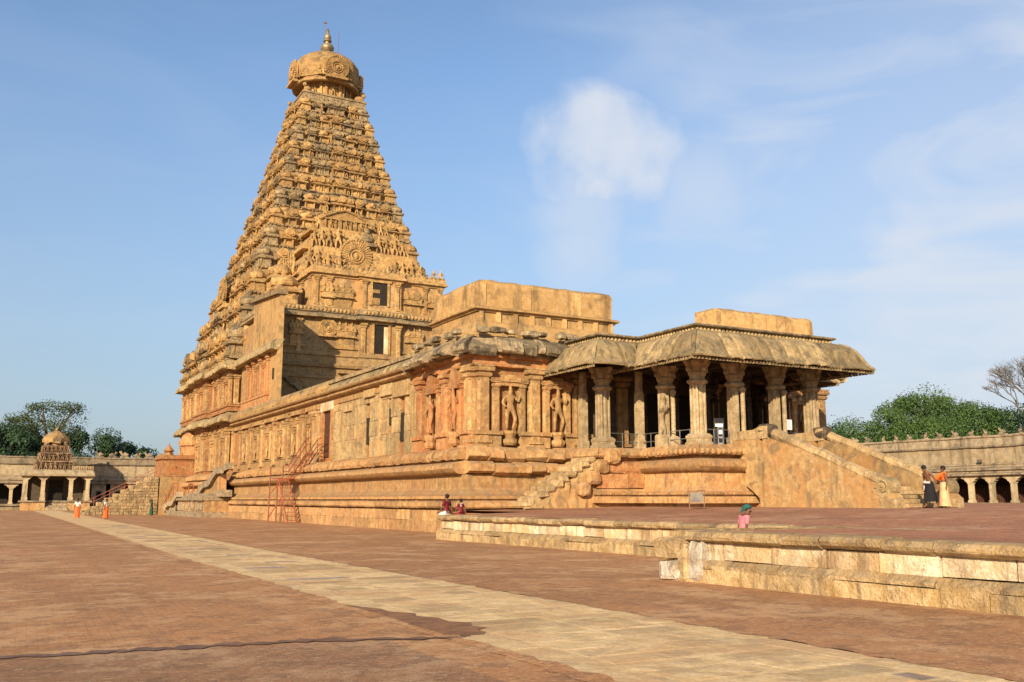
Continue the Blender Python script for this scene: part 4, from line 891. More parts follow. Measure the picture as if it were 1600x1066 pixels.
for x, y_, z_, h in [(VX - 6.2, 94.4, 24.5, 2.9), (VX - 5.3, 94.4, 24.5, 2.7), (VX - 4.2, 94.4, 24.5, 2.4), (VX - 3.0, 94.3, 24.5, 2.5), (VX + 2.4, 94.3, 24.5, 2.0), (VX + 3.2, 94.3, 24.5, 2.6), (VX + 4.1, 94.4, 24.5, 2.5), (VX + 5.2, 94.4, 24.5, 2.6), (VX + 6.2, 94.4, 24.5, 2.3),
                     (VX - 5.2, 96.2, 27.8, 2.0), (VX - 4.4, 96.2, 27.8, 2.2), (VX - 3.6, 96.2, 27.8, 2.3), (VX - 2.6, 96.1, 27.8, 2.5), (VX + 2.0, 96.1, 27.8, 2.2), (VX + 2.9, 96.2, 27.8, 2.1), (VX + 3.9, 96.2, 27.8, 2.2), (VX + 4.8, 96.2, 27.8, 1.9),
                     (VX - 4.2, 98.0, 30.4, 1.6), (VX - 3.6, 98.0, 30.4, 1.7), (VX + 2.1, 98.0, 30.4, 1.7), (VX + 2.9, 98.0, 30.4, 1.6), (VX + 3.6, 98.0, 30.4, 1.4)]:
    inst(FIGT, 'carved_figure', tower, (x, y_, z_), U(-.2, .2), (h * 1.15, h * 1.15, h))
for k in range(7): inst(FIGT, 'carved_figure', tower, (VX - 7.5, 95.4 + k * .95, 24.5), SOUTH, (2.6, 2.6, 2.2 + .25 * (k % 3)))
for x in (27.6, 31.0, 38.5, 40.2, 41.0): inst(FIGS, 'carved_figure', vest, (x, 90.3, 24.4), 0, 1.7)
# large domed shrines on the roof beside the vestibule, left of the gable
for x, y_, z_, s in ((25.0, 92.6, 20.4, 3.4), (25.6, 96.6, 22.6, 3.2), (24.0, 97.5, 15.7, 4.2)):
    inst(SHC[0], 'corner_shrine', vest, (x, y_, z_), 0, (s * .8, s * .8, s))

# ------------------------------------------------------------------ assembly hall
random.seed(50)
X0, X1, Y0, Y1 = 22.0, 47.0, 44.1, 98.5
hall = wthing('assembly_hall', 'long ochre stone temple hall with moulded base, pilasters and block roof walls behind the porch', 'temple hall', (34.5, 70, 0))
south = [(X0, Y1), (X0, Y0)]
# moulded base: two courses of separate blocks, then continuous mouldings
stones_along([(X0, Y1), (X0, Y0)], [(0, -.1), (1.76, -.1), (1.74, .56), (0, .56)], 2.1, 'base_block', S_PLINTH, hall, j=.008, gap=.004)
stones_along([(X0, Y1), (X0, Y0)], [(0, .57), (1.73, .57), (1.71, 1.10), (0, 1.10)], 1.8, 'base_block', S_PLINTH, hall, j=.008, gap=.004)
stones_along([(X0, Y1), (X0, Y0), (X0 + 2.4, Y0)], [(0, 1.2), (1.80, 1.2), (1.87, 1.28), (1.86, 1.48), (1.7, 1.55), (0, 1.56)], 1.5, 'base_ledge', S_PLINTH, hall, j=.02, gap=.008)
mb = MB(); sweep(mb, south + [(X0 + 6, Y0)], [(1.45, 1.1), (1.5, 1.2), (1.5, 1.62), (1.62, 1.66), (1.62, 1.80), (1.40, 1.90), (1.14, 2.12), (1.10, 2.2), (1.10, 2.86)], False, 2.0, .006); mb.build('base_wall', S_PLINTH, hall)
bd = MB()
for k in range(330):
    y_ = 44.2 - 1.5 + k * .165
    if RND() < .9: bd.box(X0 - 1.69, X0 - 1.60, y_, y_ + .09, 1.655, 1.79, j=.008)
bo = bd.build('dentil_row', S_PLINTH, hall); bo['kind'] = 'stuff'
ROLL = [(.9, 2.86), (1.35, 2.87), (1.55, 2.97), (1.66, 3.14), (1.62, 3.32), (1.46, 3.44), (1.2, 3.49), (.9, 3.50)]
FRZ = [(.3, 3.60), (1.16, 3.62), (1.24, 3.80), (1.18, 4.02), (.98, 4.16), (.6, 4.26), (-.2, 4.32)]
mb = MB(); sweep(mb, [(X0, Y1), (X0, Y0 - 1.0)], ROLL, False, 1.5, .012); mb.build('roll_molding', S_PLINTH, hall, smooth=True)
mb = MB(); sweep(mb, [(X0, Y1), (X0, Y0), (X0 + 6, Y0)], [(.95, 3.45), (.80, 3.52), (.80, 3.62), (.3, 3.64)], False); mb.build('recess_band', S_PLINTH, hall)
stones_along([(X0, 92), (X0, Y0 - .8)], FRZ, .40, 'lion_frieze_block', S_PLINTH, hall, j=.035, gap=.006, var=.5, osc=.08, smooth=True)
# eroded blocks where the base turns the corner
stones_along([(X0 - .9, Y0 + .1), (X0 + 6.4, Y0 + .1)], [(0, 3.62), (1.2, 3.6), (1.38, 3.78), (1.34, 4.05), (1.1, 4.30), (0, 4.36)], 1.0, 'eroded_block', S_PLINTH, hall, j=.09, gap=.02, smooth=True, osc=.12)
stones_along([(X0 - 1.0, Y0 + .1), (X0 + 5.0, Y0 + .1)], [(0, 2.84), (1.3, 2.86), (1.62, 3.0), (1.66, 3.3), (1.4, 3.5), (0, 3.52)], 1.15, 'eroded_block', S_PLINTH, hall, j=.07, gap=.02, smooth=True)
stones_along([(X0 - .9, Y0 + .1), (X0 + 4.4, Y0 + .1)], [(0, 2.05), (1.1, 2.05), (1.12, 2.8), (0, 2.8)], 1.1, 'eroded_block', S_PLASTER2, hall, j=.04, gap=.015)
# body of the hall (interior mass) and roof
mb = MB(); mb.box(X0 + .10, X1 - .1, Y0 + .1, Y1, 4.0, 10.0); mb.box(X0 - .9, X1 + .9, Y0 - .9, Y1, -.1, 4.2); mb.build('core_wall', S_RED, hall)
mb = MB(); mb.box(X0 - .3, X1 + .3, Y0 + .2, Y1, 9.9, 10.15); mb.build('roof', S_TOWER2, hall)

def ashlar(y0, y1, z0, z1, holes, x, m, hs=(.5, .85), ws=(.8, 1.7), name='wall_block'):
    """coursed blocks of unequal size on the -X face; holes are (ya, yb, za, zb)"""
    z = z0
    while z < z1 - .05:
        h = min(U(*hs), z1 - z); h = z1 - z if z1 - z - h < .3 else h; y_ = y0 - U(0, .6)
        while y_ < y1:
            w = U(*ws); segs = [(max(y_, y0), min(y_ + w, y1))]
            for (ya, yb, za, zb) in holes:
                if za < z + h - .02 and zb > z + .02:
                    ns = []
                    for a, b in segs:
                        if yb <= a or ya >= b: ns.append((a, b))
                        else:
                            if ya > a: ns.append((a, ya))
                            if yb < b: ns.append((yb, b))
                    segs = ns
            for a, b in segs:
                if b - a > .12:
                    mb = MB(); o = U(-.03, .03); mb.stone(x + o, x + .3, a + .004, b - .004, z + .004, z + h - .004, .018, .004); mb.build(name, m, hall)
            y_ += w
        z += h
holes = [(59.1, 59.9, 5.25, 6.8), (55.35, 55.9, 6.3, 7.15), (53.2, 54.0, 5.15, 6.75), (66.75, 69.1, 4.6, 8.25)]
ashlar(51.6, 72.6, 4.3, 8.6, holes, X0 - .10, S_RUBBLE, (.8, 1.5), (.9, 2.3))
mb = MB(); mb.box(X0 + .0, X0 + .09, 59.0, 60.0, 5.2, 6.9); mb.box(X0 + .0, X0 + .09, 55.3, 56, 6.2, 7.2); mb.box(X0 + .0, X0 + .09, 53.1, 54.1, 5.1, 6.8); mb.build('slit_opening', M_SHADE, hall)  # near-black backing paints the deep shade of the slits
for ya, yb in ((57.0, 57.35), (60.9, 61.2), (51.75, 52.05), (63.9, 64.2)):
    mb = MB(); mb.stone(X0 - .20, X0, ya, yb, 4.32, 8.1 + U(-.2, .2), .02, .01); mb.build('wall_strip', S_RUBBLE, hall)
for ya, yb, za, zb in ((55.0, 57.0, 8.0, 8.75), (52.4, 54.9, 7.75, 8.7), (62.5, 64.0, 7.6, 8.1), (58, 60, 8.2, 8.7)):
    mb = MB(); mb.stone(X0 - .26, X0, ya, yb, za, zb, .03, .02); mb.build('patch_stone', S_RUBBLE, hall)
# doorway in the south wall
mb = MB(); mb.box(X0 - .02, X0 + .09, 66.9, 68.9, 4.7, 8.2); mb.build('doorway', M_WOODRED, hall)
mb = MB(); mb.box(X0 - .22, X0 + .05, 66.5, 66.85, 4.4, 8.3); mb.box(X0 - .22, X0 + .05, 68.7, 69.1, 4.4, 8.3); mb.build('door_frame', S_RED, hall)
mb = MB(); mb.stone(X0 - .25, X0 + .05, 66.4, 69.2, 8.0, 8.65, .02, .0); mb.build('lintel', S_LIME, hall)
# pilasters and shrines of the far half
PH = pilaster_mesh(S_WALL, 4.1, .62, .24); PHs = pilaster_mesh(S_WALL, 3.0, .36, .2); NH = niche_mesh(S_WALL, 3.0, 1.3, .16)
mb = MB(); mb.box(X0 - .16, X0 + .1, 69.1, 97, 4.95, 5.12); mb.box(X0 - .08, X0 + .1, 69.1, 97, 4.3, 4.95); mb.build('wall_ledge', S_WALL, hall)
for k in range(7):
    y_ = 69.7 + k * 4.15
    inst(PH, 'pilaster', hall, (X0 - .02, y_, 4.5), SOUTH)
    if k < 6:
        for d in (1.35, 2.75): inst(PHs, 'pilaster', hall, (X0 - .02, y_ + d, 5.1), SOUTH)
        n_ = inst(NH, 'niche', hall, (X0 - .0, y_ + 2.05, 5.12), SOUTH, (.8, 1, .95)); inst(FIG, 'carved_figure', n_, (0, -.16, .1), 0, (1.9, 1.6, 1.75))
# front bay of the south side
PF = pilaster_mesh(S_RED, 4.0, .66, .34); PFs = pilaster_mesh(S_RED, 3.05, .40, .26); PC = pilaster_mesh(S_WALL, 4.05, .72, .36); PCs = pilaster_mesh(S_WALL, 3.0, .42, .28)
NF = niche_mesh(S_RED, 3.0, 1.0, .2)
for y_ in (44.55, 47.45, 50.9): inst(PF if y_ > 45 else PC, 'pilaster', hall, (X0 + .1, y_, 4.5), SOUTH)
for y_ in (45.75, 46.5, 48.4, 49.9): inst(PFs, 'pilaster', hall, (X0 + .1, y_, 4.9), SOUTH)
for y_, s in ((46.1, 2.3), (49.15, 2.2)):
    inst(FIGR, 'carved_figure', hall, (X0 - .2, y_, 5.15), SOUTH, s)
    mb = MB(); mb.lathe([(.30, 0), (.36, .15), (.26, .35), (.34, .6), (.34, .72)], 8); mb.build('figure_pedestal', S_RED, hall, loc=(X0 - .2, y_, 4.42))
    mb = MB(); rr = [(-.55, 0), (.55, 0), (.6, .2), (.4, .5), (.45, .75), (.2, 1.05), (0, 1.15), (-.2, 1.05), (-.45, .75), (-.4, .5), (-.6, .2)]; mb.poly(rr, -.35, .05); mb.build('niche_hood', S_RED, hall, loc=(X0 + .05, y_, 7.45), rot=SOUTH)
for ya, yb in ((44.2, 45.2), (46.9, 48.2), (50.2, 51.5)):
    mb = MB(); mb.box(X0 - .28, X0 + .1, ya, yb, 4.3, 4.95); mb.box(X0 - .40, X0 + .1, ya - .05, yb + .05, 4.95, 5.15); mb.build('wall_pedestal', S_RED, hall)
# east front
mb = MB(); mb.box(33.0, 36.2, Y0 - .06, Y0 + .2, 4.2, 7.6); mb.build('doorway', M_SHADE, hall)  # flat near-black panel painting the shade of an opening
mb = MB(); mb.box(28.9, 40.2, Y0 - .03, Y0 + .2, 4.2, 8.9); mb.build('porch_shade_wall', S_INNERSHADE, hall)  # porch shade painted onto the wall as dark stone
def east_bay(sx):
    def X(x): return x if sx > 0 else 2 * AX - x
    for x in (22.45, 25.5, 28.3, 31.2): inst(PC, 'pilaster', hall, (X(x), Y0 + .05, 4.5), EAST)
    for x in (23.2, 24.75, 26.25, 27.55): inst(PCs, 'pilaster', hall, (X(x), Y0 + .05, 4.9), EAST)
    for a, b in ((22.0, 23.45), (24.6, 26.4), (27.4, 29.0)):
        a, b = sorted((X(a), X(b))); mb = MB(); mb.box(a, b, Y0 - .26, Y0 + .1, 4.3, 4.95); mb.box(a - .05, b + .05, Y0 - .38, Y0 + .1, 4.93, 5.13); mb.build('wall_pedestal', S_WALL, hall)
    for x in (23.98, 26.9):
        inst(FIG, 'carved_figure', hall, (X(x), Y0 - .22, 5.12), EAST, (2.4, 2.2, 2.35))
        mb = MB(); mb.lathe([(.30, 0), (.38, .12), (.38, .3), (.24, .4), (.36, .62), (.36, .75)], 8); mb.build('figure_pedestal', S_WALL, hall, loc=(X(x), Y0 - .2, 4.40))
        mb = MB(); mb.box(-.85, .85, -.32, .05, 0, .2); mb.box(-.6, .6, -.4, .05, .2, .42); mb.box(-.35, .35, -.3, .05, .42, .58); mb.blob((-.1, -.25, .30), (.3, .2, .16), 7, 5, .15); mb.build('niche_hood', S_WALL, hall, loc=(X(x), Y0 + .05, 7.5), rot=EAST)
east_bay(1); east_bay(-1)
# beam course and broken stone eaves of the front bay
fr = [(X0, 51.6), (X0, Y0), (X0 + 6.4, Y0)]
mb = MB(); sweep(mb, fr, [(-.05, 8.45), (.22, 8.5), (.22, 8.72), (.12, 8.75), (.12, 8.9), (.35, 8.95), (.35, 9.1)], False, 1.0, .02); mb.build('beam_course', S_RED, hall)
EV = [(-.3, 9.10), (.60, 9.14), (.92, 9.06), (1.06, 9.18), (1.04, 9.38), (.86, 9.62), (.58, 9.84), (.2, 9.98), (-.3, 10.02)]
stones_along(fr, EV, .85, 'eave_stone', S_EAVEDARK, hall, j=.13, gap=.04, var=.65, smooth=False, osc=.30, drop=.12)
mb = MB(); sweep(mb, fr, [(-.3, 9.1), (.35, 9.12), (.45, 9.5), (.3, 9.9), (-.3, 10.05)], False, .5, .05); mb.build('eave_core', S_EAVEDARK, hall)
stones_along([(2 * AX - X0 - 6.4, Y0), (2 * AX - X0, Y0), (2 * AX - X0, 51.6)], EV, 1.3, 'eave_stone', S_EAVEDARK, hall, j=.07, gap=.025, osc=.12)
for k in range(7): rock((X0 + .2 + k * .95 + U(-.2, .2), Y0 - .35 + U(-.15, .15), 10.35), (U(.25, .5), .3, U(.12, .28)), S_EAVEDARK, hall, 'broken_eave_stone', .2, 7, 5)
for k in range(5): rock((X0 - .4 + U(-.15, .15), Y0 + 1 + k * 1.4, 10.35), (.3, U(.25, .45), U(.1, .25)), S_EAVEDARK, hall, 'broken_eave_stone', .2, 7, 5)
# eaves moulding and sloping roof edge along the south wall
mb = MB(); sweep(mb, [(X0, Y1), (X0, 51.6)], [(.08, 8.3), (.16, 8.34), (.16, 8.62), (.12, 8.64), (.12, 8.78), (.40, 8.84), (.52, 8.92), (.52, 9.02), (.38, 9.06), (.38, 9.14), (.58, 9.18), (.66, 9.28), (.58, 9.38), (.3, 9.4)], False, 2.2, .012); mb.build('eave_molding', S_WALL, hall)
stones_along([(X0, 67.2), (X0, 51.6)], [(-.7, 9.38), (.50, 9.40), (.40, 9.62), (.10, 9.92), (-.35, 10.22), (-.8, 10.36)], .50, 'roof_rib', S_EAVE, hall, j=.025, gap=.02, var=.15)
stones_along([(X0, Y1), (X0, 67.3)], [(-.9, 9.38), (.42, 9.40), (.48, 9.6), (.32, 9.95), (-.05, 10.2), (-.5, 10.32), (-.9, 10.34)], 1.9, 'roof_edge', S_TOWER, hall, j=.03, gap=.006, smooth=True)
# block-like roof walls over the two front corners
def roof_wall(x0, x1, yb, nm):
    bx = [(x0, yb), (x0, 44.75), (x1, 44.75), (x1, yb)]
    mb = MB(); sweep(mb, bx, [(.45, 10.05), (.34, 10.5), (.18, 10.9), (.18, 11.0), (.06, 11.02), (.06, 11.48), (.16, 11.5), (.16, 11.56), (.34, 11.62), (.34, 11.72), (.20, 11.78), (0, 11.8)], False, 1.4, .02); mb.build('roof_wall_base', S_PLASTER, hall)
    mb = MB(); sweep(mb, bx, [(0, 11.75), (0, 12.4), (0, 13.0), (-.03, 13.16), (-.12, 13.28), (-.3, 13.34)], False, .7, .035)
    mb.add([(x0 + .27, 45.02, 13.30), (x1 - .27, 45.02, 13.30), (x1 - .27, yb, 13.30), (x0 + .27, yb, 13.30)], [(0, 1, 2, 3)]); mb.add([(x0, yb - .01, 10.2), (x1, yb - .01, 10.2), (x1, yb - .01, 13.3), (x0, yb - .01, 13.3)], [(0, 1, 2, 3)])
    mb.build('roof_wall', S_PLASTER, hall)
    n = int((x1 - x0) / 1.05)
    for k in range(n + 1):
        x = x0 + .15 + (x1 - x0 - .3) * k / n; mb = MB(); mb.box(x - .13, x + .13, 44.75 - .17, 44.8, 10.98, 11.52); mb.build('roof_wall_panel_strip', S_PLASTER, hall)
    for x in (x0 + .3, x0 + (x1 - x0) * .36, x0 + (x1 - x0) * .735, x1 - .3):
        mb = MB(); mb.box(x - .17, x + .17, 44.75 - .05, 44.8, 11.82, 13.1); mb.build('roof_wall_strip', S_PLASTER, hall)
roof_wall(22.5, 31.1, 50.4, 'a'); roof_wall(38.75, 47.0, 46.6, 'b')

# plaster-faced ramp of rubble between hall base and porch
rp = MB()
n = 9; m_ = 6; vs = []
for i in range(n + 1):
    for k in range(m_ + 1):
        x = 23.6 + 4.4 * i / n; y_ = 41.2 + 2.0 * k / m_
        z = 1.25 + 2.9 * (i / n) ** .85 * (.45 + .55 * k / m_) + (.10 * sin(i * 2.1 + k) + U(-.06, .06)) * (0 < i)
        vs.append((x, y_, z if k else 1.15 + .6 * (i / n)))
rp.v = vs; rp.f = [(i * (m_ + 1) + k, (i + 1) * (m_ + 1) + k, (i + 1) * (m_ + 1) + k + 1, i * (m_ + 1) + k + 1) for i in range(n) for k in range(m_)]
rp.build('rubble_ramp', S_PLASTER2, hall, smooth=True)
for k in range(12):
    t = k / 11; rock((24.0 + 3.8 * t, 41.25 + U(-.1, .2), 1.35 + 1.1 * t * U(.3, 1)), (U(.2, .4), U(.15, .25), U(.15, .28)), S_PLASTER2, hall, 'rubble_stone', .15, 7, 5)

# ------------------------------------------------------------------ pillared porch
random.seed(70)
porch = wthing('pillared_porch', 'open pillared stone porch with deep curved eaves and dark interior in front of the hall', 'porch', (34.5, 40, 1.25))
cor = [(27.5, 44.0), (27.5, 40.65), (30.0, 40.65), (30.0, 36.0), (39.0, 36.0), (39.0, 40.65), (41.5, 40.65), (41.5, 44.0)]
base = [(27.7, 43.9), (27.7, 40.95), (30.35, 40.95), (30.35, 36.35), (38.65, 36.35), (38.65, 40.95), (41.3, 40.95), (41.3, 43.9)]
mb = MB(); mb.poly([(27.8, 43.9), (27.8, 41.05), (30.45, 41.05), (30.45, 36.45), (38.55, 36.45), (38.55, 41.05), (41.2, 41.05), (41.2, 43.9)], 1.1, 4.2, 'z'); mb.build('floor', S_PILLAR, porch)
mb = MB(); sweep(mb, base, [(.55, 1.15), (.62, 1.2), (.62, 1.44), (.95, 1.46), (.95, 1.76), (.72, 1.80), (.72, 1.84), (.80, 1.86), (.80, 1.98), (.62, 2.03), (.42, 2.26), (.40, 2.94), (.3, 2.96)], False, 1.6, .008); mb.build('base_wall', S_PLINTH, porch)
bd = MB()
for (a, b) in zip(base, base[1:]):
    a = Vector(a); b = Vector(b); d = (b - a).normalized(); nr = Vector((d.y, -d.x)); L_ = (b - a).length; k = -.7
    while k < L_ + .7:
        p = a + d * k + nr * .83
        bd.box(p.x - .045, p.x + .045, p.y - .045, p.y + .045, 1.865, 1.975, j=.008); k += .16
bo = bd.build('dentil_row', S_PLINTH, porch); bo['kind'] = 'stuff'
mb = MB(); sweep(mb, base[2:6], [(.1, 2.92), (.40, 2.93), (.62, 3.02), (.74, 3.20), (.72, 3.38), (.58, 3.54), (.36, 3.60), (.1, 3.61)], False, 1.1, .012); mb.build('roll_molding', S_PLINTH, porch, smooth=True)
mb = MB(); sweep(mb, base, [(.12, 3.55), (.10, 3.78), (.0, 3.8)], False); mb.build('recess_band', S_RED, porch)
stones_along(base[:3], [(0, 2.95), (.55, 2.95), (.62, 3.1), (.60, 3.5), (.4, 3.58), (0, 3.6)], 1.0, 'base_panel', S_RED, porch, j=.04, gap=.012)
stones_along(base[:3], [(0, 2.2), (.62, 2.2), (.62, 2.92), (0, 2.93)], 1.1, 'base_panel', S_RED, porch, j=.03, gap=.012)
stones_along(base, [(0, 3.74), (.50, 3.75), (.60, 3.86), (.60, 3.98), (.48, 4.12), (.40, 4.24), (0, 4.25)], .85, 'floor_edge_stone', S_PLINTH, porch, j=.03, gap=.008)
bd = MB()
for k in range(26):
    x = 29.95 + k * .33; bd.blob((x, 35.78, 3.93), (.14, .10, .15), 6, 4, .15)
for k in range(13): bd.blob((29.78, 36.1 + k * .36, 3.93), (.10, .14, .15), 6, 4, .15)
bo = bd.build('carved_frieze', S_PLINTH, porch); bo['kind'] = 'stuff'
for k, (x, z, s) in enumerate(((27.9, 3.75, .42), (27.3, 3.25, .40), (26.75, 2.7, .42), (26.2, 2.15, .36))): rock((x, 40.35 + U(-.05, .05), z), (s, .26, .36), S_PLINTH, porch, 'balustrade_stone', .14, 9, 7)
for k in range(11):
    x = 27.6 - k * .40; mb = MB(); mb.stone(x - .5, x + .08, 40.75 + U(-.06, .06), 42.4, 3.72 - k * .25, 4.05 - k * .25 + U(-.03, .03), .07, .035); mb.build('worn_step', S_LIP, porch)

def pillar_mesh(kind, m):
    mb = MB()
    if kind == 'cluster':
        mb.sqprof([(.60, 0), (.62, .06), (.62, .18), (.55, .22), (.55, .36), (.58, .40), (.60, .50), (.52, .56), (.46, .62)])
        mb.sqprof([(.27, .6), (.27, 3.05)])
        for k in range(4):
            M = Matrix.Rotation(k * pi / 2, 4, 'Z')
            mb.lathe([(.20, .56), (.20, 1.05), (.16, 1.08), (.16, 2.95), (.21, 3.0), (.21, 3.08)], 8, (0, -.27), M, a0=pi / 8)
            mb.lathe([(.10, .56), (.10, 3.0)], 6, (.29, -.29), M)
    elif kind == 'slim':
        mb.sqprof([(.30, 0), (.30, .5), (.24, .55), (.24, 3.0)])
    elif kind == 'wall':
        mb.box(-.48, .40, -.36, .40, 0, .5, j=.01); mb.box(-.40, .10, -.24, .34, .5, 3.05, j=.012); mb.box(-.30,.0,-.33,-.2,.5,2.8,j=.02)
        mb.sqprof([(.27, 0), (.27, .55), (.20, .62)], (.22, -.48)); mb.lathe([(.17, .6), (.15, .7), (.15, 2.7), (.2, 2.8), (.26, 2.9), (.18, 3.0)], 8, (.22, -.48), a0=pi / 8)
    if kind == 'slim': pr = [(.26, 2.95), (.34, 3.05), (.28, 3.15), (.28, 4.2)]
    else: pr = [(.50, 3.02), (.66, 3.10), (.72, 3.17), (.66, 3.24), (.52, 3.30), (.50, 3.42), (.60, 3.50), (.62, 3.62), (.54, 3.68), (.58, 3.80), (.70, 3.98), (.78, 4.10), (.78, 4.22)]
    mb.lathe([(r * .98, z) for r, z in pr], 8, a0=pi / 8)
    if kind != 'slim':
        for k in range(4):
            M = Matrix.Rotation(k * pi / 2, 4, 'Z'); mb.poly([(.3, 3.62), (.62, 3.66), (.80, 3.82), (.70, 3.86), (.92, 4.06), (1.05, 4.22), (.3, 4.22)], -.16, .16, 'y', M)
            mb.blob((.78, 0, 3.78), (.12, .12, .14), 6, 4, 0, M)
    return mb.mesh('pillar', m)
PL = {'cluster': pillar_mesh('cluster', S_PILLAR), 'slim': pillar_mesh('slim', S_PILLAR), 'wall': pillar_mesh('wall', S_PILLAR)}
PL_SHADE = {}
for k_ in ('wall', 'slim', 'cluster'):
    PL_SHADE[k_] = PL[k_].copy(); PL_SHADE[k_].materials.clear(); PL_SHADE[k_].materials.append(S_INNERSHADE)  # darker pillar copies with the porch shade painted in
pil = []
for x, y_, k, r in ((30.75, 36.95, 'cluster', 0), (33.15, 36.95, 'wall', 0), (35.95, 36.95, 'wall', 0), (38.4, 36.95, 'cluster', 0), (30.75, 39.5, 'wall', SOUTH * 0), (30.6, 41.6, 'slim', 0), (28.25, 41.6, 'cluster', 0), (28.2, 43.4, 'slim', 0),
                    (33.15, 39.6, 'wall', 0), (35.95, 39.6, 'wall', 0), (33.15, 42.2, 'wall', 0), (35.95, 42.2, 'wall', 0), (38.4, 39.6, 'wall', 0), (38.4, 41.8, 'slim', 0), (40.9, 41.6, 'cluster', 0), (40.9, 43.55, 'wall', 0)):
    pil.append(inst(PL_SHADE[k] if (y_ > 38.5 and 31 < x < 38) or (y_ > 39 and x > 38) else PL[k], 'pillar', porch, (x, y_, 4.2), r, (.78, .78, 1)))
# rearing lion carved on the second side pillar
lp = pil[4]
mb = MB(); mb.sqprof([(.3, 0), (.3, .62), (.24, .7)], (-.62, -.25)); lion = mb.build('lion_pedestal', S_PILLAR, lp)
P_ = {'hip': (-.62, -.28, 1.15), 'belly': (-.66, -.34, 1.5), 'chest': (-.66, -.36, 1.9), 'neck': (-.62, -.40, 2.2), 'head': (-.66, -.50, 2.42), 'snout': (-.74, -.62, 2.36), 'k1': (-.5, -.40, .92), 'f1': (-.5, -.34, .66), 'k2': (-.78, -.42, .92), 'f2': (-.78, -.34, .66),
      'e1': (-.5, -.58, 1.86), 'w1': (-.52, -.66, 2.08), 'e2': (-.84, -.6, 1.80), 'w2': (-.86, -.68, 2.0)}
R_ = {'hip': .20, 'belly': .15, 'chest': .21, 'neck': .17, 'head': .17, 'snout': .09, 'k1': .11, 'f1': .09, 'k2': .11, 'f2': .09, 'e1': .08, 'w1': .06, 'e2': .08, 'w2': .06}
lm = skin_mesh('carved_lion', P_, R_, [('hip', 'belly'), ('belly', 'chest'), ('chest', 'neck'), ('neck', 'head'), ('head', 'snout'), ('hip', 'k1'), ('k1', 'f1'), ('hip', 'k2'), ('k2', 'f2'), ('chest', 'e1'), ('e1', 'w1'), ('chest', 'e2'), ('e2', 'w2')], S_PILLAR, 1)
inst(lm, 'carved_lion', lp, (.25, .1, -.25), 0, (1.3, 1.2, 1.2))
# beams, ceiling, roof
mb = MB()
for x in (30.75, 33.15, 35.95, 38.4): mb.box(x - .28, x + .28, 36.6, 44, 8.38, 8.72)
mb.build('beam', S_INNERSHADE, porch)
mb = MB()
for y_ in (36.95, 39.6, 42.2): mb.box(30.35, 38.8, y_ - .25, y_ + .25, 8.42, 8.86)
mb.box(27.9, 41.2, 41.4, 41.9, 8.42, 8.80); mb.build('beam', S_INNERSHADE, porch)
mb = MB(); mb.poly([(27.4, 44.4), (27.4, 40.55), (29.9, 40.55), (29.9, 35.9), (39.1, 35.9), (39.1, 40.55), (41.6, 40.55), (41.6, 44.4)], 8.86, 9.25, 'z'); mb.build('ceiling', S_INNERSHADE, porch)
EAVE = [(-.1, 9.70), (.30, 9.68), (.62, 9.54), (.90, 9.26), (1.10, 8.92), (1.24, 8.60), (1.38, 8.42), (1.50, 8.33), (1.55, 8.27), (1.52, 8.21), (1.34, 8.24), (1.14, 8.42), (.92, 8.82), (.70, 9.05), (.4, 9.2), (-.1, 9.2)]
stones_along(cor, EAVE, .85, 'eave_slab', S_EAVE, porch, j=.03, gap=.012, var=.3, smooth=False, osc=.03, bulge=.075)
mb = MB(); sweep(mb, cor, [(-.1, 9.50), (.25, 9.50), (.52, 9.36), (.78, 9.05), (.98, 8.74), (1.16, 8.46), (1.40, 8.30), (1.46, 8.25)], False, cap=False); mb.build('eave_light_block', S_INNERSHADE, porch)  # added sheet that stops sun leaking between the eave slabs
for ci in (1, 3, 4, 6):
    hp = []
    for o, z in EAVE[1:9]:
        p = corner_pts(cor, o, False)[ci]; hp.append((p.x, p.y, z))
    mb = MB(); mb.tube(hp, [.10, .12, .12, .12, .12, .11, .10, .08], 8); mb.build('hip_light_cover', S_EAVE, porch, smooth=True)  # added tube covering the hip slit against leaking sun
bd = MB()
for (a, b), e in zip(zip(cor, cor[1:]), range(9)):
    a = Vector(a); b = Vector(b); d = (b - a).normalized(); nr = Vector((d.y, -d.x)); L_ = (b - a).length; k = -1.5 if e not in (1, 5) else 1.6
    end = L_ + 1.5 if e not in (1, 5) and e not in (0, 4) else L_ + (1.5 if e in (0, 4) else -1.5)
    if e == 2: k = 1.6 - 1.5 - 1.4; 
    while k < end:
        p = a + d * k + nr * 1.42; bd.box(p.x - .055, p.x + .055, p.y - .055, p.y + .055, 8.10, 8.24, j=.015); k += .21
bo = bd.build('eave_drip_row', S_EAVE, porch); bo['kind'] = 'stuff'
mb = MB(); sweep(mb, cor, [(-.1, 9.66), (.02, 9.68), (.02, 9.94), (.18, 9.96)], False, 2, .01); mb.build('cornice', S_EAVE, porch)
bd = MB()
for (a, b) in zip(cor, cor[1:]):
    a = Vector(a); b = Vector(b); d = (b - a).normalized(); nr = Vector((d.y, -d.x)); L_ = (b - a).length; k = 0.0
    while k < L_:
        p = a + d * k + nr * .07; bd.blob((p.x, p.y, 9.82), (.085, .085, .10), 6, 4); k += .235
bo = bd.build('cornice_bead_row', S_EAVE, porch); bo['kind'] = 'stuff'
mb = MB(); sweep(mb, cor, [(-.2, 9.95), (.24, 9.98), (.27, 10.03), (.24, 10.09), (-.3, 10.12)], False, 1.4, .012); mb.build('cornice_cap', S_EAVEDARK, porch)
mb = MB(); mb.poly([(x, y_) for x, y_ in cor], 9.5, 10.08, 'z'); mb.build('roof', S_EAVE, porch)
mb = MB(); sk = []; n = 22
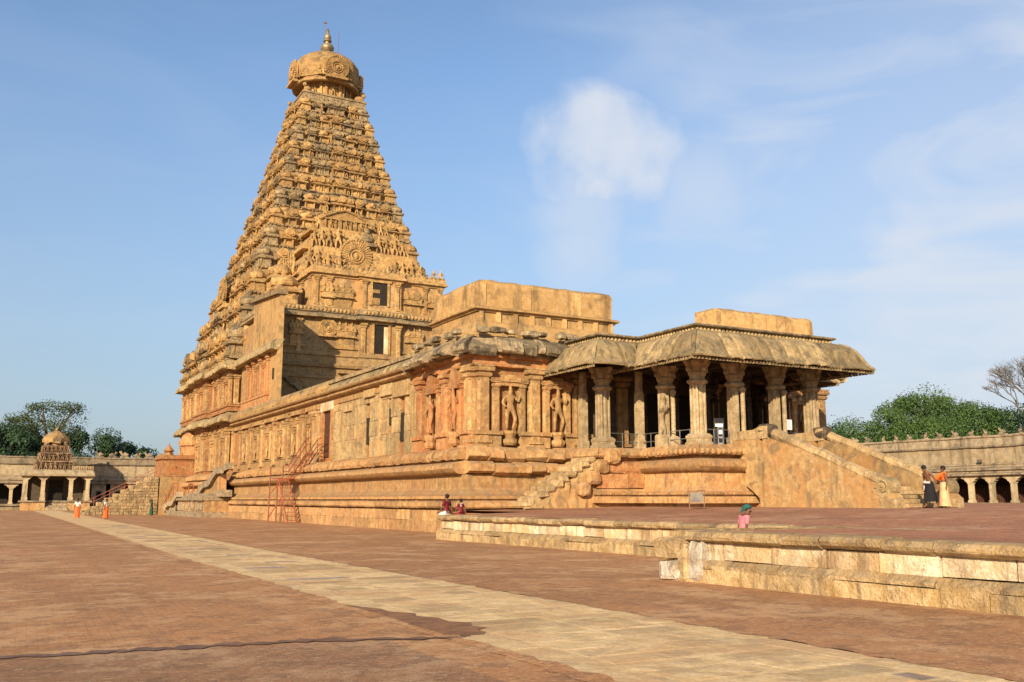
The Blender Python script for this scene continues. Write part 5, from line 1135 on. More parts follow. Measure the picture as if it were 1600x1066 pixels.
for i in range(n + 1):
    t = i / n; x = 22.9 + 4.9 * t
    for q, (yy, f) in enumerate(((40.35, 0.0), (40.55, .35), (40.72, .72), (40.9, .97), (42.4, 1.0))):
        zt_ = 1.22 + max(0, (x - 23.3)) / 4.3 * 2.62; sk.append((x + U(-.06, .06), yy + U(-.07, .07), 1.2 + (zt_ - 1.2) * f + (U(-.08, .08) if q else 0)))
mb.add(sk, [(i * 5 + q, (i + 1) * 5 + q, (i + 1) * 5 + q + 1, i * 5 + q + 1) for i in range(n) for q in range(4)]); mb.build('rubble_slope', S_PLASTER2, porch)
# steel hand rails between the outer pillars
rail = thing('porch_railing', 'thin grey steel railing of two bars strung between the porch pillars', 'railing', (30.5, 37, 4.2))
for (x0, y0_, x1, y1_) in ((1.0 - .8, -.1, 2.1, -.1), (0.15, .5, .15, 2.1), (.15, 2.9, .15, 4.5), (-2.2, 4.5, .0, 4.5), (3.1, -.1, 4.9, -.1), (5.9, -.1, 7.4, -.1)):
    mb = MB()
    for z in (.42, .85): mb.tube([(x0, y0_, z), (x1, y1_, z)], .022, 6)
    for t in (0, .5, 1): mb.tube([(x0 + (x1 - x0) * t, y0_ + (y1_ - y0_) * t, 0), (x0 + (x1 - x0) * t, y0_ + (y1_ - y0_) * t, .88)], .02, 6)
    mb.build('rail', M_STEEL, rail)
# notices
nt_ = thing('notice', 'small white paper notice with black print hung on a porch pillar', 'notice', (36.17, 36.33, 5.15))
mb = MB(); mb.box(-.17, .17, -.02, 0, 0, .52); mb.build('paper', M_PAPER, nt_); mb = MB()
random.seed(4)
for k in range(7): mb.box(-.13, -.13 + U(.14, .26), -.0235, -.021, .45 - k * .06, .462 - k * .06)
mb.build('printed_lines', M_PRINT, nt_)
n2 = thing('standing_banner', 'narrow black and white printed banner standing inside the dark porch', 'banner', (33.05, 38.1, 4.2), -.3)
mb = MB(); mb.box(-.26, .26, -.015, .015, .05, 1.55); mb.build('panel', mat('dull_banner', (0.34, 0.35, 0.36), (0.30, 0.31, 0.32), stain=0, streak=0), n2)
mb = MB(); mb.box(-.22, .20, -.024, -.0215, 1.12, 1.26); mb.box(-.02, .14, -.0215, -.0158, .75, .98); mb.build('white_panel', M_PAPER, n2)
mb = MB(); mb.box(-.26, .26, -.021, -.0155, 1.30, 1.55); mb.box(-.26, -.1, -.021, -.0155, .05, 1.28); mb.box(.2, .26, -.021, -.0155, .05, 1.28); mb.box(-.06, .17, -.021, -.0155, .62, .72); mb.box(-.05, .16, -.021, -.0155, 1.0, 1.06); mb.box(-.05, .16, -.021, -.0155, .3, .5); mb.build('print', M_PRINT, n2)
mb = MB(); mb.box(-.28, .28, -.16, .16, 0, .05); mb.build('foot', M_STEEL, n2)

# ------------------------------------------------------------------ front staircase
random.seed(80)
st = wthing('staircase', 'broad stone staircase between thick plastered side walls leading up to the porch', 'staircase', (34.65, 31, 1.28))
def side_wall(x0, x1):
    mb = MB()
    pts = [(36.0, 1.15), (26.35, 1.15), (26.35, 1.75), (26.9, 2.0), (27.6, 2.25), (30.0, 3.1), (32.3, 3.95), (34.25, 4.58), (36.6, 4.58), (36.6, 4.2), (36.6, 3.6), (36.15, 3.45), (35.85, 3.1), (35.75, 2.6), (35.8, 2.1), (35.35, 2.02), (34.95, 1.75), (34.85, 1.15)]
    pts = [(26.35, 1.15), (34.75, 1.15), (34.85, 1.7), (35.25, 2.0), (35.72, 2.3), (35.72, 2.9), (35.85, 3.3), (36.1, 3.62), (36.6, 3.7), (36.6, 4.55), (34.25, 4.55), (32.3, 3.93), (30.0, 3.08), (27.6, 2.2), (26.9, 1.95), (26.35, 1.75)]
    mb.poly([(27.15, 1.15), (34.5, 1.15), (34.52, 2.4), (34.45, 3.4), (34.55, 4.55), (34.25, 4.55), (32.3, 3.93), (30.0, 3.08), (28.2, 2.35), (27.5, 2.05), (27.15, 1.75)], x0, x1, 'x')
    mb.poly([(34.66, 1.15), (34.75, 1.15), (34.85, 1.7), (35.25, 2.0), (35.72, 2.3), (35.72, 2.9), (35.85, 3.3), (36.1, 3.62), (36.6, 3.7), (36.6, 4.55), (34.72, 4.55), (34.6, 3.4), (34.68, 2.4)], x0 - .04, x1, 'x'); mb.build('side_wall', S_PLASTER2, st)
    mb = MB(); mb.poly([(34.15, 4.5), (36.3, 4.5), (36.3, 4.92), (35.1, 4.95), (34.6, 5.1), (34.15, 5.08)], x0 - .06, x1 + .06, 'x'); mb.build('landing_block', S_LIP, st)
    rock(((x0 + x1) / 2, 34.45, 4.85), ((x1 - x0) / 2 + .09, .5, .36), mat('blackened_stone', (0.22, .16, .10), (.10, .08, .06), (.04, .035, .03), stain=.9, streak=.5, bump=1.0), st, 'blackened_block', .08, 9, 6)
    y_, z = 34.0, 4.92
    while y_ > 28.0:
        l = U(.75, 1.15); y2 = y_ - l; z2 = z - l * .385
        mb = MB(); c = (x0 + x1) / 2
        rr_ = U(.44, .52); mb.tube([(c + U(-.02, .02), y_ - .015, z - .22), (c, (y_ + y2) / 2, (z + z2) / 2 - .22 + U(-.04, .04)), (c + U(-.02, .02), y2 + .015, z2 - .22)], [(x1 - x0) * rr_ * .94, (x1 - x0) * rr_, (x1 - x0) * rr_ * .94], 8)
        mb.build('coping_stone', S_LIP, st, smooth=True); y_, z = y2, z2
    mb = MB(); mb.poly([(27.65 + .42 * cos(t), 2.12 + .42 * sin(t)) for t in [2 * pi * k / 16 for k in range(16)]], x0 - .02, x1 + .02, 'x')
    for xx in (x0 - .05, x1 + .05): mb.tube([(xx, 27.65 + (.37 - .026 * k) * cos(k * .55), 2.12 + (.37 - .026 * k) * sin(k * .55)) for k in range(13)], .05, 5)
    mb.build('scroll', S_EAVE, st)
    mb = MB(); mb.stone(x0 - .05, x1 + .05, 27.05, 27.95, 1.2, 1.70, .06, .03); mb.build('foot_block', S_LIP, st)
side_wall(32.6, 33.15); side_wall(36.25, 36.8)
NS = 16
for k in range(NS):
    z1_ = 1.28 + (4.2 - 1.28) * (k + 1) / NS; y_a = 26.9 + (35.6 - 26.9) * k / NS
    mb = MB(); mb.stone(33.12, 36.28, y_a, y_a + .75, z1_ - .17, z1_, .02, .008); mb.build('step', S_LIP, st)
mb = MB(); mb.poly([(26.8, 1.15), (36.4, 1.15), (36.4, 4.1), (35.6, 4.0)], 33.1, 36.3, 'x'); mb.build('step_core', S_RED, st)

# information board leaning near the porch base
ib = thing('information_board', 'small framed metal information board on two legs on the terrace below the porch', 'information board', (26.4, 32.0, 1.25), -.55)
mb = MB()
for s in (-.30, .30): mb.tube([(s, -.03, 0), (s * 1.12, 0, .78)], .022, 6)
mb.tube([(-.33, 0, .72), (.33, 0, .76)], .02, 6); mb.tube([(-.31, 0, .20), (.31, 0, .22)], .02, 6); mb.build('frame', M_IRON, ib)
mb = MB(); mb.box(-.27, .27, -.012, .012, .26, .66); mb.build('board', M_BOARD, ib)

# ------------------------------------------------------------------ side stairs and shrine by the tower
random.seed(90)
es = wthing('side_stairs', 'grey granite double side stairs with wavy carved balustrades at the foot of the tower', 'side stairs', (18.6, 100, 0))
mb = MB(); mb.box(17.9, 21, 91, 110.5, -.1, .5); mb.build('foot_course', S_GREYST, es)
mb = MB(); mb.box(18.1, 21, 91.0, 105.5, .5, 1.75); mb.build('platform', S_PLINTH, es)
mb = MB(); mb.box(17.85, 21, 90.9, 106.0, 1.55, 1.80); mb.box(18.0, 21, 90.95, 105.8, 1.8, 1.98); mb.box(18.2, 21, 91.1, 101, 1.98, 2.2); mb.build('platform_edge', S_GREYST, es)
mb = MB()
for a, b in ((91.6, 94.6), (95.6, 97.2), (98.2, 99.7)):
    if a > 92: mb.build('carved_panel', S_GREYST, es); mb = MB()
    n_ = int((b - a) / .28)
    for k in range(n_): mb.blob((18.06, a + (k + .5) * (b - a) / n_, 1.0), (.07, .11, .38), 6, 4, .15)
    mb.box(18.02, 18.12, a - .08, b + .08, 1.42, 1.5); mb.box(18.02, 18.12, a - .08, b + .08, .52, .6)
for k in range(9): mb.box(17.98, 18.12, 101.0 + k * .38, 101.22 + k * .38, .6, 1.35 - (k > 6) * .3)
mb.build('carved_panel', S_GREYST, es)
def balustrade(x0, x1, pts, th, nm='balustrade'):
    up = []; lo = []
    for y_, z in pts: up.append((y_, z)); lo.append((y_ - .15, z - th))
    mb = MB(); mb.poly(up + lo[::-1], x0, x1, 'x')
    mb.poly([(pts[0][0] + .1 + .55 * cos(t), pts[0][1] - th * .5 + .5 * sin(t)) for t in [2 * pi * k / 14 for k in range(14)]], x0 - .04, x1 + .04, 'x')
    return mb.build(nm, S_GREYST, es)
def wavy(y0_, z0, y1_, z1, n=14):
    r = []
    for k in range(n + 1):
        t = k / n; r.append((y0_ + (y1_ - y0_) * t, z0 + (z1 - z0) * t + .18 * sin(t * pi * 3.2)))
    return r
balustrade(17.75, 18.15, wavy(110.3, 1.0, 102.0, 2.5), .5); balustrade(19.5, 19.9, wavy(111.0, 1.2, 103.6, 2.6), .55)
balustrade(18.95, 19.3, wavy(98.3, 2.8, 89.5, 4.7), .6); balustrade(19.9, 20.25, wavy(99.0, 3.1, 90.2, 5.1), .6)
mb = MB(); mb.poly([(99, 1.9), (90, 1.9), (90, 2.5), (97, 2.1)], 19.2, 20.3, 'x'); mb.build('stair_core', S_GREYST, es)
for k in range(9): mb = MB(); mb.box(18.1, 19.6, 111.2 - k * .85, 112.1 - k * .85, -.05, .22 + k * .22); mb.build('step', S_GREYST, es)
for k in range(10): mb = MB(); mb.box(19.3, 19.95, 98.6 - k * .85, 99.5 - k * .85, 1.9, 2.15 + k * .2); mb.build('step', S_PLINTH, es)
rr = thing('stair_handrail', 'red painted pipe handrail over the grey side stairs beside the green sari', 'handrail', (17.9, 112, 0))
for x in (0, 1.6):
    mb = MB(); mb.tube([(x, .5, .9), (x, -5.5, 3.3), (x, -8, 3.3)], .045, 6); mb.tube([(x, .5, .5), (x, -5.5, 2.9)], .035, 6)
    for k, (y_, z0, z) in enumerate(((.5, 0, .95), (-2.5, .9, 2.1), (-5.5, 1.9, 3.3), (-8, 2, 3.3))): mb.tube([(x, y_, z0), (x, y_, z)], .05, 6)
    mb.build('rail', M_REDPAINT, rr)

ss = wthing('side_shrine', 'small orange stone shrine box on a tall rough base left of the tower foot', 'side shrine', (19.2, 113.5, 0))
mb = MB(); mb.box(17.45, 22.3, 112, 117, 0, 4.15, j=.03); mb.build('base', S_PLASTER2, ss)
mb = MB(); sweep(mb, [(17.6, 117), (17.6, 112.1), (22.2, 112.1)], [(.1, 4.15), (.16, 4.2), (.1, 4.32), (0, 4.36), (0, 5.95), (.1, 6.0), (.24, 6.1), (.24, 6.25), (.1, 6.35), (.1, 6.5), (-.4, 6.55)], False, 2, .01); mb.box(17.7, 22.2, 112.2, 117, 4.2, 6.45); mb.build('wall', S_RED, ss)
mb = MB()
for k in range(22): mb.box(17.75 + k * .2, 17.83 + k * .2, 112.02, 112.12, 5.88, 6.0)
mb.box(19.0, 19.5, 112.07, 112.13, 5.1, 5.3); mb.box(19.0, 19.15, 112.07, 112.13, 4.95, 5.2); mb.build('dentil_row', S_RED, ss)
ss.children[-1]['kind'] = 'stuff'
mb = MB(); mb.lathe([(.5, 6.5), (.5, 6.75), (.35, 6.8), (.6, 7.0), (.35, 7.3), (.1, 7.6), (.02, 7.9)], 8, (18.3, 112.9)); mb.build('corner_finial', S_RED, ss)
mb = MB(); mb.lathe([(1.35, 6.5), (1.35, 7.6), (1.6, 7.7), (1.55, 8.3), (1.25, 8.9), (.7, 9.3), (.2, 9.5), (.05, 9.9)], 10, (21.3, 114.8)); mb.build('dome', S_RED, ss)
S_ROUGH = mat('rough_grey_brown_stone', (.54, .40, .21), (.42, .28, .14), stain=.5, streak=.4, bump=1.0)
rs = wthing('rough_stairs', 'rough block-built stone stairs rising left of the orange side shrine', 'stone stairs', (14, 114, 0))
for r_ in range(13):
    z = r_ * .315; x = 17.35
    xl = 9.8 + r_ * .56
    while x > xl:
        w = U(.4, .9); mb = MB(); mb.stone(max(xl - .2, x - w) + .01, x - .01, 112.4 + U(-.03, .03), 113.2, z + .005, z + .31, .03, .012); mb.build('stone', S_ROUGH, rs); x -= w
for r_ in range(9): mb = MB(); mb.stone(9.8 + r_ * .8, 10.9 + r_ * .8, 113.1, 115.5, r_ * .46, r_ * .46 + .44, .03, .01); mb.build('step', S_RUBBLE, rs)
mb = MB(); mb.poly([(10.5, 0), (17.4, 0), (17.4, 4.0)], 112.9, 115.4); mb.build('core', S_RUBBLE, rs)
rh = thing('stair_handrail', 'rusty red pipe handrail climbing the rough block stairs', 'handrail', (9.8, 112.6, 0))
mb = MB()
for dz_ in (.55, .95): mb.tube([(-.6, 0, dz_), (7.4, 0, 4.2 + dz_)], .03, 6)
for k in range(6): mb.tube([(-.4 + k * 1.5, 0, k * .78), (-.4 + k * 1.5, 0, k * .78 + 1.0)], .032, 6)
mb.build('rail', M_REDPAINT, rh)

# ------------------------------------------------------------------ red steel access stairs on the south wall
ld = thing('access_ladder', 'tall red steel ladder stair with landing leaning on the hall base below the side door', 'steel ladder', (19.6, 71.5, 0))
mb = MB()
for x in (-.5, .25): mb.tube([(x, -4.1, 0), (x, -1.3, 3.15)], .05, 6)
mb.build('stringer', M_REDPAINT, ld)
for k in range(11):
    t = (k + .6) / 11; mb = MB(); y_ = -4.1 + 2.8 * t; mb.box(-.5, .25, y_ - .11, y_ + .11, 3.15 * t - .025, 3.15 * t + .025); mb.build('tread', M_REDPAINT, ld)
mb = MB(); mb.box(-.55, 1.2, -1.3, .2, 3.12, 3.2); mb.build('landing', M_REDPAINT, ld)
mb = MB()
for x, y_ in ((-.55, .9), (.35, .75), (-.55, -1.2)): mb.tube([(x, y_, 0), (x + .05, y_, 4.1 if y_ > 0 else 3.2)], .05, 6)
mb.tube([(-.55, .9, 2.0), (.35, .75, 3.1)], .04, 6); mb.tube([(-.55, .9, .3), (.35, .75, 1.8)], .04, 6); mb.build('support_post', M_REDPAINT, ld)
mb = MB()
for x in (.45, 1.15): mb.tube([(x, -1.0, 3.15), (x + .45, -3.6, 5.0)], .05, 6)
mb.build('stringer', M_REDPAINT, ld)
for k in range(8): t = (k + .5) / 8; mb = MB(); mb.box(.45 + .45 * t, 1.15 + .45 * t, -1.12 - 2.6 * t, -.9 - 2.6 * t, 3.15 + 1.85 * t, 3.19 + 1.85 * t); mb.build('tread', M_REDPAINT, ld)
for x in (.35, 1.2):
    mb = MB()
    for h in (.5, .95): mb.tube([(x, .5, 3.2 + h), (x, -1.0, 3.2 + h), (x + .45, -3.6, 5.0 + h), (x + .5, -4.4, 5.05 + h)], .035, 6)
    for t in (0, .33, .66, 1): mb.tube([(x + .45 * t, -1 - 2.6 * t, 3.15 + 1.85 * t), (x + .45 * t, -1 - 2.6 * t, 4.15 + 1.85 * t)], .035, 6)
    mb.build('handrail', M_REDPAINT, ld)

# ------------------------------------------------------------------ far small shrine at the end of the path
random.seed(95)
sh = wthing('small_shrine', 'small pillared shrine with figure-covered pyramid roof and dome standing against the far cloister', 'small shrine', (10.6, 166, 0))
mb = MB(); mb.box(5.9, 9.0, 164, 172, 0, 1.25); mb.box(12.2, 15.3, 164, 172, 0, 1.25); mb.box(9, 12.2, 166, 172, 0, 1.25); mb.build('base', S_PLASTER2, sh)
mb = MB(); mb.box(5.6, 9.05, 163.8, 172.2, 1.25, 1.5); mb.box(12.15, 15.6, 163.8, 172.2, 1.25, 1.5); mb.box(9, 12.2, 165.4, 172.2, 1.25, 1.5); mb.build('base_ledge', S_CLOISTER, sh)
for k in range(7): mb = MB(); mb.box(9.02, 12.18, 163.5 + k * .34, 164.0 + k * .34, 0, .2 + k * .2); mb.build('step', S_GREYST, sh)
mb = MB(); mb.box(-.28, .28, -.28, .28, 0, 3.3); mb.box(-.36, .36, -.36, .36, 0, .5); mb.poly([(-.3, 3.1), (.3, 3.1), (.85, 3.55), (.85, 3.75), (-.85, 3.75), (-.85, 3.55)], -.3, .3); PSM = mb.mesh('pillar', S_CLPALE)
for x in (6.2, 8.6, 12.5, 14.9): inst(PSM, 'pillar', sh, (x, 164.6, 1.5))
for x in (6.2, 14.9): inst(PSM, 'pillar', sh, (x, 167.6, 1.5))
mb = MB(); mb.box(6.0, 15.2, 168, 172, 1.5, 5.2); mb.build('back_wall', S_INNERSHADE, sh)
mb = MB(); mb.box(9.6, 11.6, 167.9, 168.05, 1.5, 4.6); mb.build('doorway', M_SHADE, sh)
mb = MB(); sweep(mb, [(5.9, 172), (5.9, 164.3), (15.2, 164.3), (15.2, 172)], [(-.6, 5.2), (.3, 5.15), (.55, 5.2), (.55, 5.5), (.35, 5.95), (.1, 6.15), (-.6, 6.2)], False, 1.2, .03); mb.box(5.9, 15.2, 164.3, 172, 5.25, 6.2); mb.build('eave', S_CLPALE, sh)
mb = MB()
for k in range(9):
    mb.blob((12.9 + k * .32, 164.2, 6.45), (.16, .16, .28 + .1 * (k % 3)), 6, 4, .15)
mb.build('roof_carving', S_TOWER2, sh)
S_SHR = mat('carved_brown_stone', (.42, .27, .14), (.24, .15, .09), (.06, .05, .04), stain=.7, streak=.3, bump=.8)
FIGB = figure_mesh('standing_figure', S_SHR)
for t_, (w, z0, z1) in enumerate(((2.75, 6.2, 7.6), (2.3, 7.6, 8.9), (1.85, 8.9, 10.0))):
    mb = MB(); mb.sqprof([(w * .86, z0), (w * .86, z1 - .3), (w * 1.02, z1 - .25), (w * 1.0, z1 - .05), (w * .8, z1)], (10.1, 167.4)); ti = mb.build('tier', S_SHR, sh)
    for k in range(9 - t_):
        s = -w + .1 + (2 * w - .2) * k / (8 - t_); inst(FIGB, 'carved_figure', ti, (10.1 + s, 167.4 - w * 1.0, z0 + .02), U(-.3, .3), (1.6, 1.5, (z1 - z0) * U(.8, 1.0)))
        if k % 2 == 0: inst(FIGB, 'carved_figure', ti, (10.1 - w * 1.0, 167.4 - s, z0 + .02), SOUTH, (1.6, 1.5, (z1 - z0) * U(.8, .95)))
for k in range(4):
    a = k * pi / 2; mb = MB(); mb.blob((0, 0, 0), (.4, .45, .5), 7, 5, .15); mb.build('corner_figure', S_SHR, sh, loc=(10.1 + 1.5 * sin(a + pi / 4) * 1.2, 167.4 - 1.5 * cos(a + pi / 4) * 1.2, 10.3))
mb = MB(); mb.lathe([(1.3, 10.0), (1.3, 10.4), (1.95, 10.45), (2.0, 10.8), (1.8, 11.3), (1.2, 11.9), (.6, 12.2), (.15, 12.4), (.2, 12.6), (.02, 12.9)], 12, (10.1, 167.4)); mb.build('dome', S_TOWER, sh)
fan_arch(.6, S_TOWER2, sh, (10.1, 165.5, 10.9), 0, .4)

# ------------------------------------------------------------------ cloister ranges
def cloister(name, label, x0, x1, y, rot, zb, sp, skip, origin, plain=None):
    """local frame: runs along +x, front faces -y"""
    t = thing(name, label, 'cloister', origin, rot); L_ = x1 - x0
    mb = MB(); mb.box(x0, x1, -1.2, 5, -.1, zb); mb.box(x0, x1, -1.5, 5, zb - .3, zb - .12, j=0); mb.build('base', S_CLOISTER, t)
    mb = MB(); mb.box(x0, x1, 3.2, 5, zb, 4.6); mb.build('inner_wall', M_SHADE if not plain else M_SHADE, t)
    mb = MB(); mb.box(-.24, .24, -.24, .24, 0, 2.2); mb.box(-.32, .32, -.32, .32, 0, .25); mb.box(-.30, .30, -.30, .30, 2.1, 2.22)
    mb.poly([(-.26, 2.2), (.26, 2.2), (.55, 2.38), (.62, 2.52), (1.05, 2.72), (1.05, 2.92), (-1.05, 2.92), (-1.05, 2.72), (-.62, 2.52), (-.55, 2.38)], -.28, .28); cm = mb.mesh('column', S_CLPALE)
    k = 0; x = x0 + .6
    while x < x1:
        if not skip or not (skip[0] < x < skip[1]): inst(cm, 'column', t, (x, -.3, zb), 0, (1, 1, (4.2 - zb) / 2.92))
        if plain and plain[0] < x < plain[1]: pass
        x += sp
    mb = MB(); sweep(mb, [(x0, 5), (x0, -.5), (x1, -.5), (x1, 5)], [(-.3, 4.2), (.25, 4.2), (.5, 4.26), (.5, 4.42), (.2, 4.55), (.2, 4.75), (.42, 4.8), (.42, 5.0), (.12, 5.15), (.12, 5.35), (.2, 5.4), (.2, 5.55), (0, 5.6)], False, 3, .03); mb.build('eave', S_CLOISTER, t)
    mb = MB(); mb.box(x0, x1, -.45, 5, 5.5, 7.35); mb.build('pale_wall', S_CLPALE, t)
    mb = MB(); sweep(mb, [(x0, 5), (x0, -.45), (x1, -.45), (x1, 5)], [(0, 7.3), (.22, 7.32), (.28, 7.42), (.10, 7.5), (.0, 7.55), (0, 8.35), (.12, 8.4), (.16, 8.5), (.12, 8.62), (-.5, 8.66), (-5, 8.66)], False, 1.6, .035); mb.build('parapet', S_CLOISTER, t)
    return t
cw = cloister('cloister_range', 'long weathered stone cloister range with bracketed columns crossing behind the small shrine', -62, 64, 0, 0, .95, 3.3, (15.0, 26), (0, 176, 0))
for k in range(4):
    mb = MB(); mb.box(16.5 + k * 2.9, 18.7 + k * 2.9, -.5, .4, .95, 4.2); mb.build('infill_wall', S_CLPALE, cw); mb = MB(); mb.box(17.3 + k * 2.9, 18.0 + k * 2.9, -.56, -.48, 1.8, 3.0); mb.build('window', M_SHADE, cw)
cr = cloister('cloister_range', 'stone cloister range with square columns along the right side under green trees', -178, 25, 0, NORTH + pi, 1.30, 2.55, None, (97.4, 0, 0))
mb = MB(); mb.box(-100, -40, 2.6, 2.9, 1.3, 3.0); mb.build('wooden_screen', M_WOODRED, cr)
mb = MB()
for k in range(200): mb.box(-95 + k * .3, -94.92 + k * .3, 2.45, 2.55, 1.3, 3.3)
so = mb.build('screen_bars', M_WOODRED, cr); so['kind'] = 'stuff'
def bull_mesh():
    mb = MB(); mb.box(-.62, .62, -.32, .32, 0, .14); mb.blob((.05, 0, .42), (.52, .27, .30), 8, 6, .05); mb.blob((.05, 0, .66), (.2, .18, .14), 6, 4); mb.blob((-.45, 0, .62), (.16, .15, .26), 6, 5); mb.blob((-.60, 0, .80), (.20, .13, .15), 6, 5); mb.tube([(-.5, .1, .9), (-.48, .16, 1.04)], .035, 4); mb.tube([(-.5, -.1, .9), (-.48, -.16, 1.04)], .035, 4); mb.blob((-.3, .2, .22), (.26, .1, .1), 6, 4); mb.blob((-.3, -.2, .22), (.26, .1, .1), 6, 4)
    return mb.mesh('bull_statue', S_CLOISTER)
BM = bull_mesh()
for k in range(16):
    o = inst(BM, 'bull_statue', None, (97.4, 58.0 + k * 2.02 + U(-.15, .15), 8.66), U(-.3, .3) + (0 if k % 3 else 1.2), U(.62, .78))
    tag(o, 'small weathered bull statue crouching on the parapet of the right hand cloister', 'bull statue', 'bull statues on the right cloister parapet')
for k in range(6):
    o = inst(BM, 'bull_statue', None, (17.5 + k * 1.95, 176.0, 8.66), U(-.4, .4) + (pi if k % 2 else 0), U(.95, 1.2))
    tag(o, 'small pale bull statue on the far cloister parapet between shrine dome and tower', 'bull statue', 'bull statues on the far cloister parapet')
fl = thing('floodlight', 'small black floodlight on a bracket on the right cloister wall', 'floodlight', (96.7, 68.6, 5.6))
mb = MB(); mb.tube([(1.1, 0, -.1), (.0, 0, -.1), (-.3, 0, .15)], .05, 6); mb.build('bracket', M_IRON, fl)
mb = MB(); mb.box(-.6, -.1, -.4, .4, .1, .62, taper=.03); mb.build('housing', M_IRON, fl); mb = MB(); mb.box(-.63, -.6, -.32, .32, .16, .56); mb.build('glass', M_STEEL, fl); fl.scale = (.62, .62, .62)

# ------------------------------------------------------------------ trees
def tree(kind, label, x, y, h, r, leafm, trunk_h, nclump=26, leaves=230, leaf=.5, airy=0.0, seed=0, flat=.75, group=None, bark=None):
    random.seed(seed); t = thing(kind, label, 'tree', (x, y, 0), 0, group); bark = bark or M_BARK
    mb = MB(); tips = []; r0 = .035 * h
    mb.tube([(0, 0, -.1), (U(-.2, .2), U(-.2, .2), trunk_h * .5), (U(-.4, .4), U(-.4, .4), trunk_h)], [r0 * 1.3, r0, r0 * .8], 9)
    for k in range(9):
        a = k * 2.4 + U(-.3, .3); rr_ = r * U(.3, .62); z1_ = trunk_h + (h - trunk_h) * U(.25, .8); p0 = Vector((0, 0, trunk_h * U(.75, 1.0))); p1 = Vector((rr_ * cos(a) * .5, rr_ * sin(a) * .5, (p0.z + z1_) * .52)); p2 = Vector((rr_ * cos(a), rr_ * sin(a), z1_))
        mb.tube([p0, p1, p2], [r0 * .6, r0 * .38, r0 * .1], 6)
        for q in range(3):
            b = a + U(-1, 1); e = p1.lerp(p2, U(.2, .9)); mb.tube([e, e + Vector((cos(b), sin(b), U(.3, 1))) * r * .2], [r0 * .2, r0 * .05], 5)
    mb.build('trunk', bark, t)
    V = []; F = []
    for c in range(nclump):
        u = U(-.85, 1); a = U(0, 2 * pi); s = sqrt(max(0, 1 - u * u)); k = U(.45, .9)
        cx, cy, cz = r * k * s * cos(a), r * k * s * sin(a), trunk_h + (h - trunk_h) * (.5 + .42 * u * (.7 + .3 * k))
        cr_ = r * U(.15, .38)
        for l in range(leaves):
            d = Vector((random.gauss(0, 1), random.gauss(0, 1), random.gauss(0, 1))).normalized(); q = U(.45, 1.0) ** .5 * (1.25 if RND() < .12 else 1)
            p = Vector((cx, cy, cz)) + Vector((d.x * cr_ * q, d.y * cr_ * q, d.z * cr_ * flat * q)) * (1 + airy * U(-.2, .5))
            n = (d + Vector((U(-.8, .8), U(-.8, .8), U(-.4, 1.0)))).normalized(); ax = n.orthogonal().normalized(); ay = n.cross(ax); sz = leaf * U(.5, 1.2); th = U(0, pi)
            e1 = (ax * cos(th) + ay * sin(th)) * sz * .5; e2 = (ay * cos(th) - ax * sin(th)) * sz * .32
            o = len(V); V += [p - e1, p + e2, p + e1, p - e2]; F.append((o, o + 1, o + 2, o + 3))
    me = bpy.data.meshes.new('crown'); me.from_pydata(V, [], F); me.materials.append(leafm); me.update()
    o = bpy.data.objects.new('crown', me); COL.objects.link(o); o.parent = t
    return t
tree('broad_tree', 'rounded mid green tree at the left end of the grove behind the right cloister', 112.5, 100, 12.8, 8.5, L_MID, 3.0, 62, 600, .30, seed=1)
tree('broad_tree', 'tallest dark green tree of the grove behind the right cloister', 117, 92, 17.6, 7.5, L_MID, 5.0, 62, 600, .30, seed=2)
tree('broad_tree', 'bright green low rounded tree in front of the tallest tree behind the right cloister', 112, 86.5, 13.2, 7.5, L_MID, 3.0, 56, 600, .29, seed=3)
tree('broad_tree', 'dense green tree between the tallest tree and the bare tree', 121, 87, 15.6, 7.5, L_MID, 5.0, 62, 600, .30, seed=4)
tree('broad_tree', 'dark olive tree under the bare tree at right', 125, 79, 14.6, 8, L_DARK, 4.5, 62, 600, .30, seed=5)
tree('broad_tree', 'dark tree at the far right edge beyond the cloister', 127, 68, 15.0, 9, L_DARK, 4.5, 34, 700, .34, seed=6)
tree('broad_tree', 'low green tree just left of the grove behind the staircase', 108, 108, 9.5, 6, L_MID, 2, 24, 600, .3, seed=16)
tree('feathery_tree', 'tall airy feathery tree rising behind the small shrine', 10.5, 193, 20.3, 7.6, L_OLIVE, 10.0, 34, 260, .36, airy=1.3, seed=7, flat=.4)
tree('dense_tree', 'dense dark evergreen tree at the far left edge', 1.5, 190, 15.2, 8.5, L_DARK, 4, 34, 520, .45, seed=8)
tree('dense_tree', 'dense dark evergreen tree just right of the small shrine', 17.5, 192, 14.2, 8.0, L_DARK, 4, 30, 520, .45, seed=9)
tree('dense_tree', 'lower dark bushy tree sloping down towards the tower at left', 24.0, 194, 12.4, 6.0, L_DARK, 3, 24, 450, .45, seed=10)
tree('dense_tree', 'dark tree just outside the left of the shrine dome', 4.5, 188, 13.4, 6.5, L_DARK, 3, 24, 300, .6, seed=12)
tree('dense_tree', 'dark tree at the very left beyond the cloister', -12, 192, 15, 9, L_DARK, 4, 30, 300, .6, seed=13)
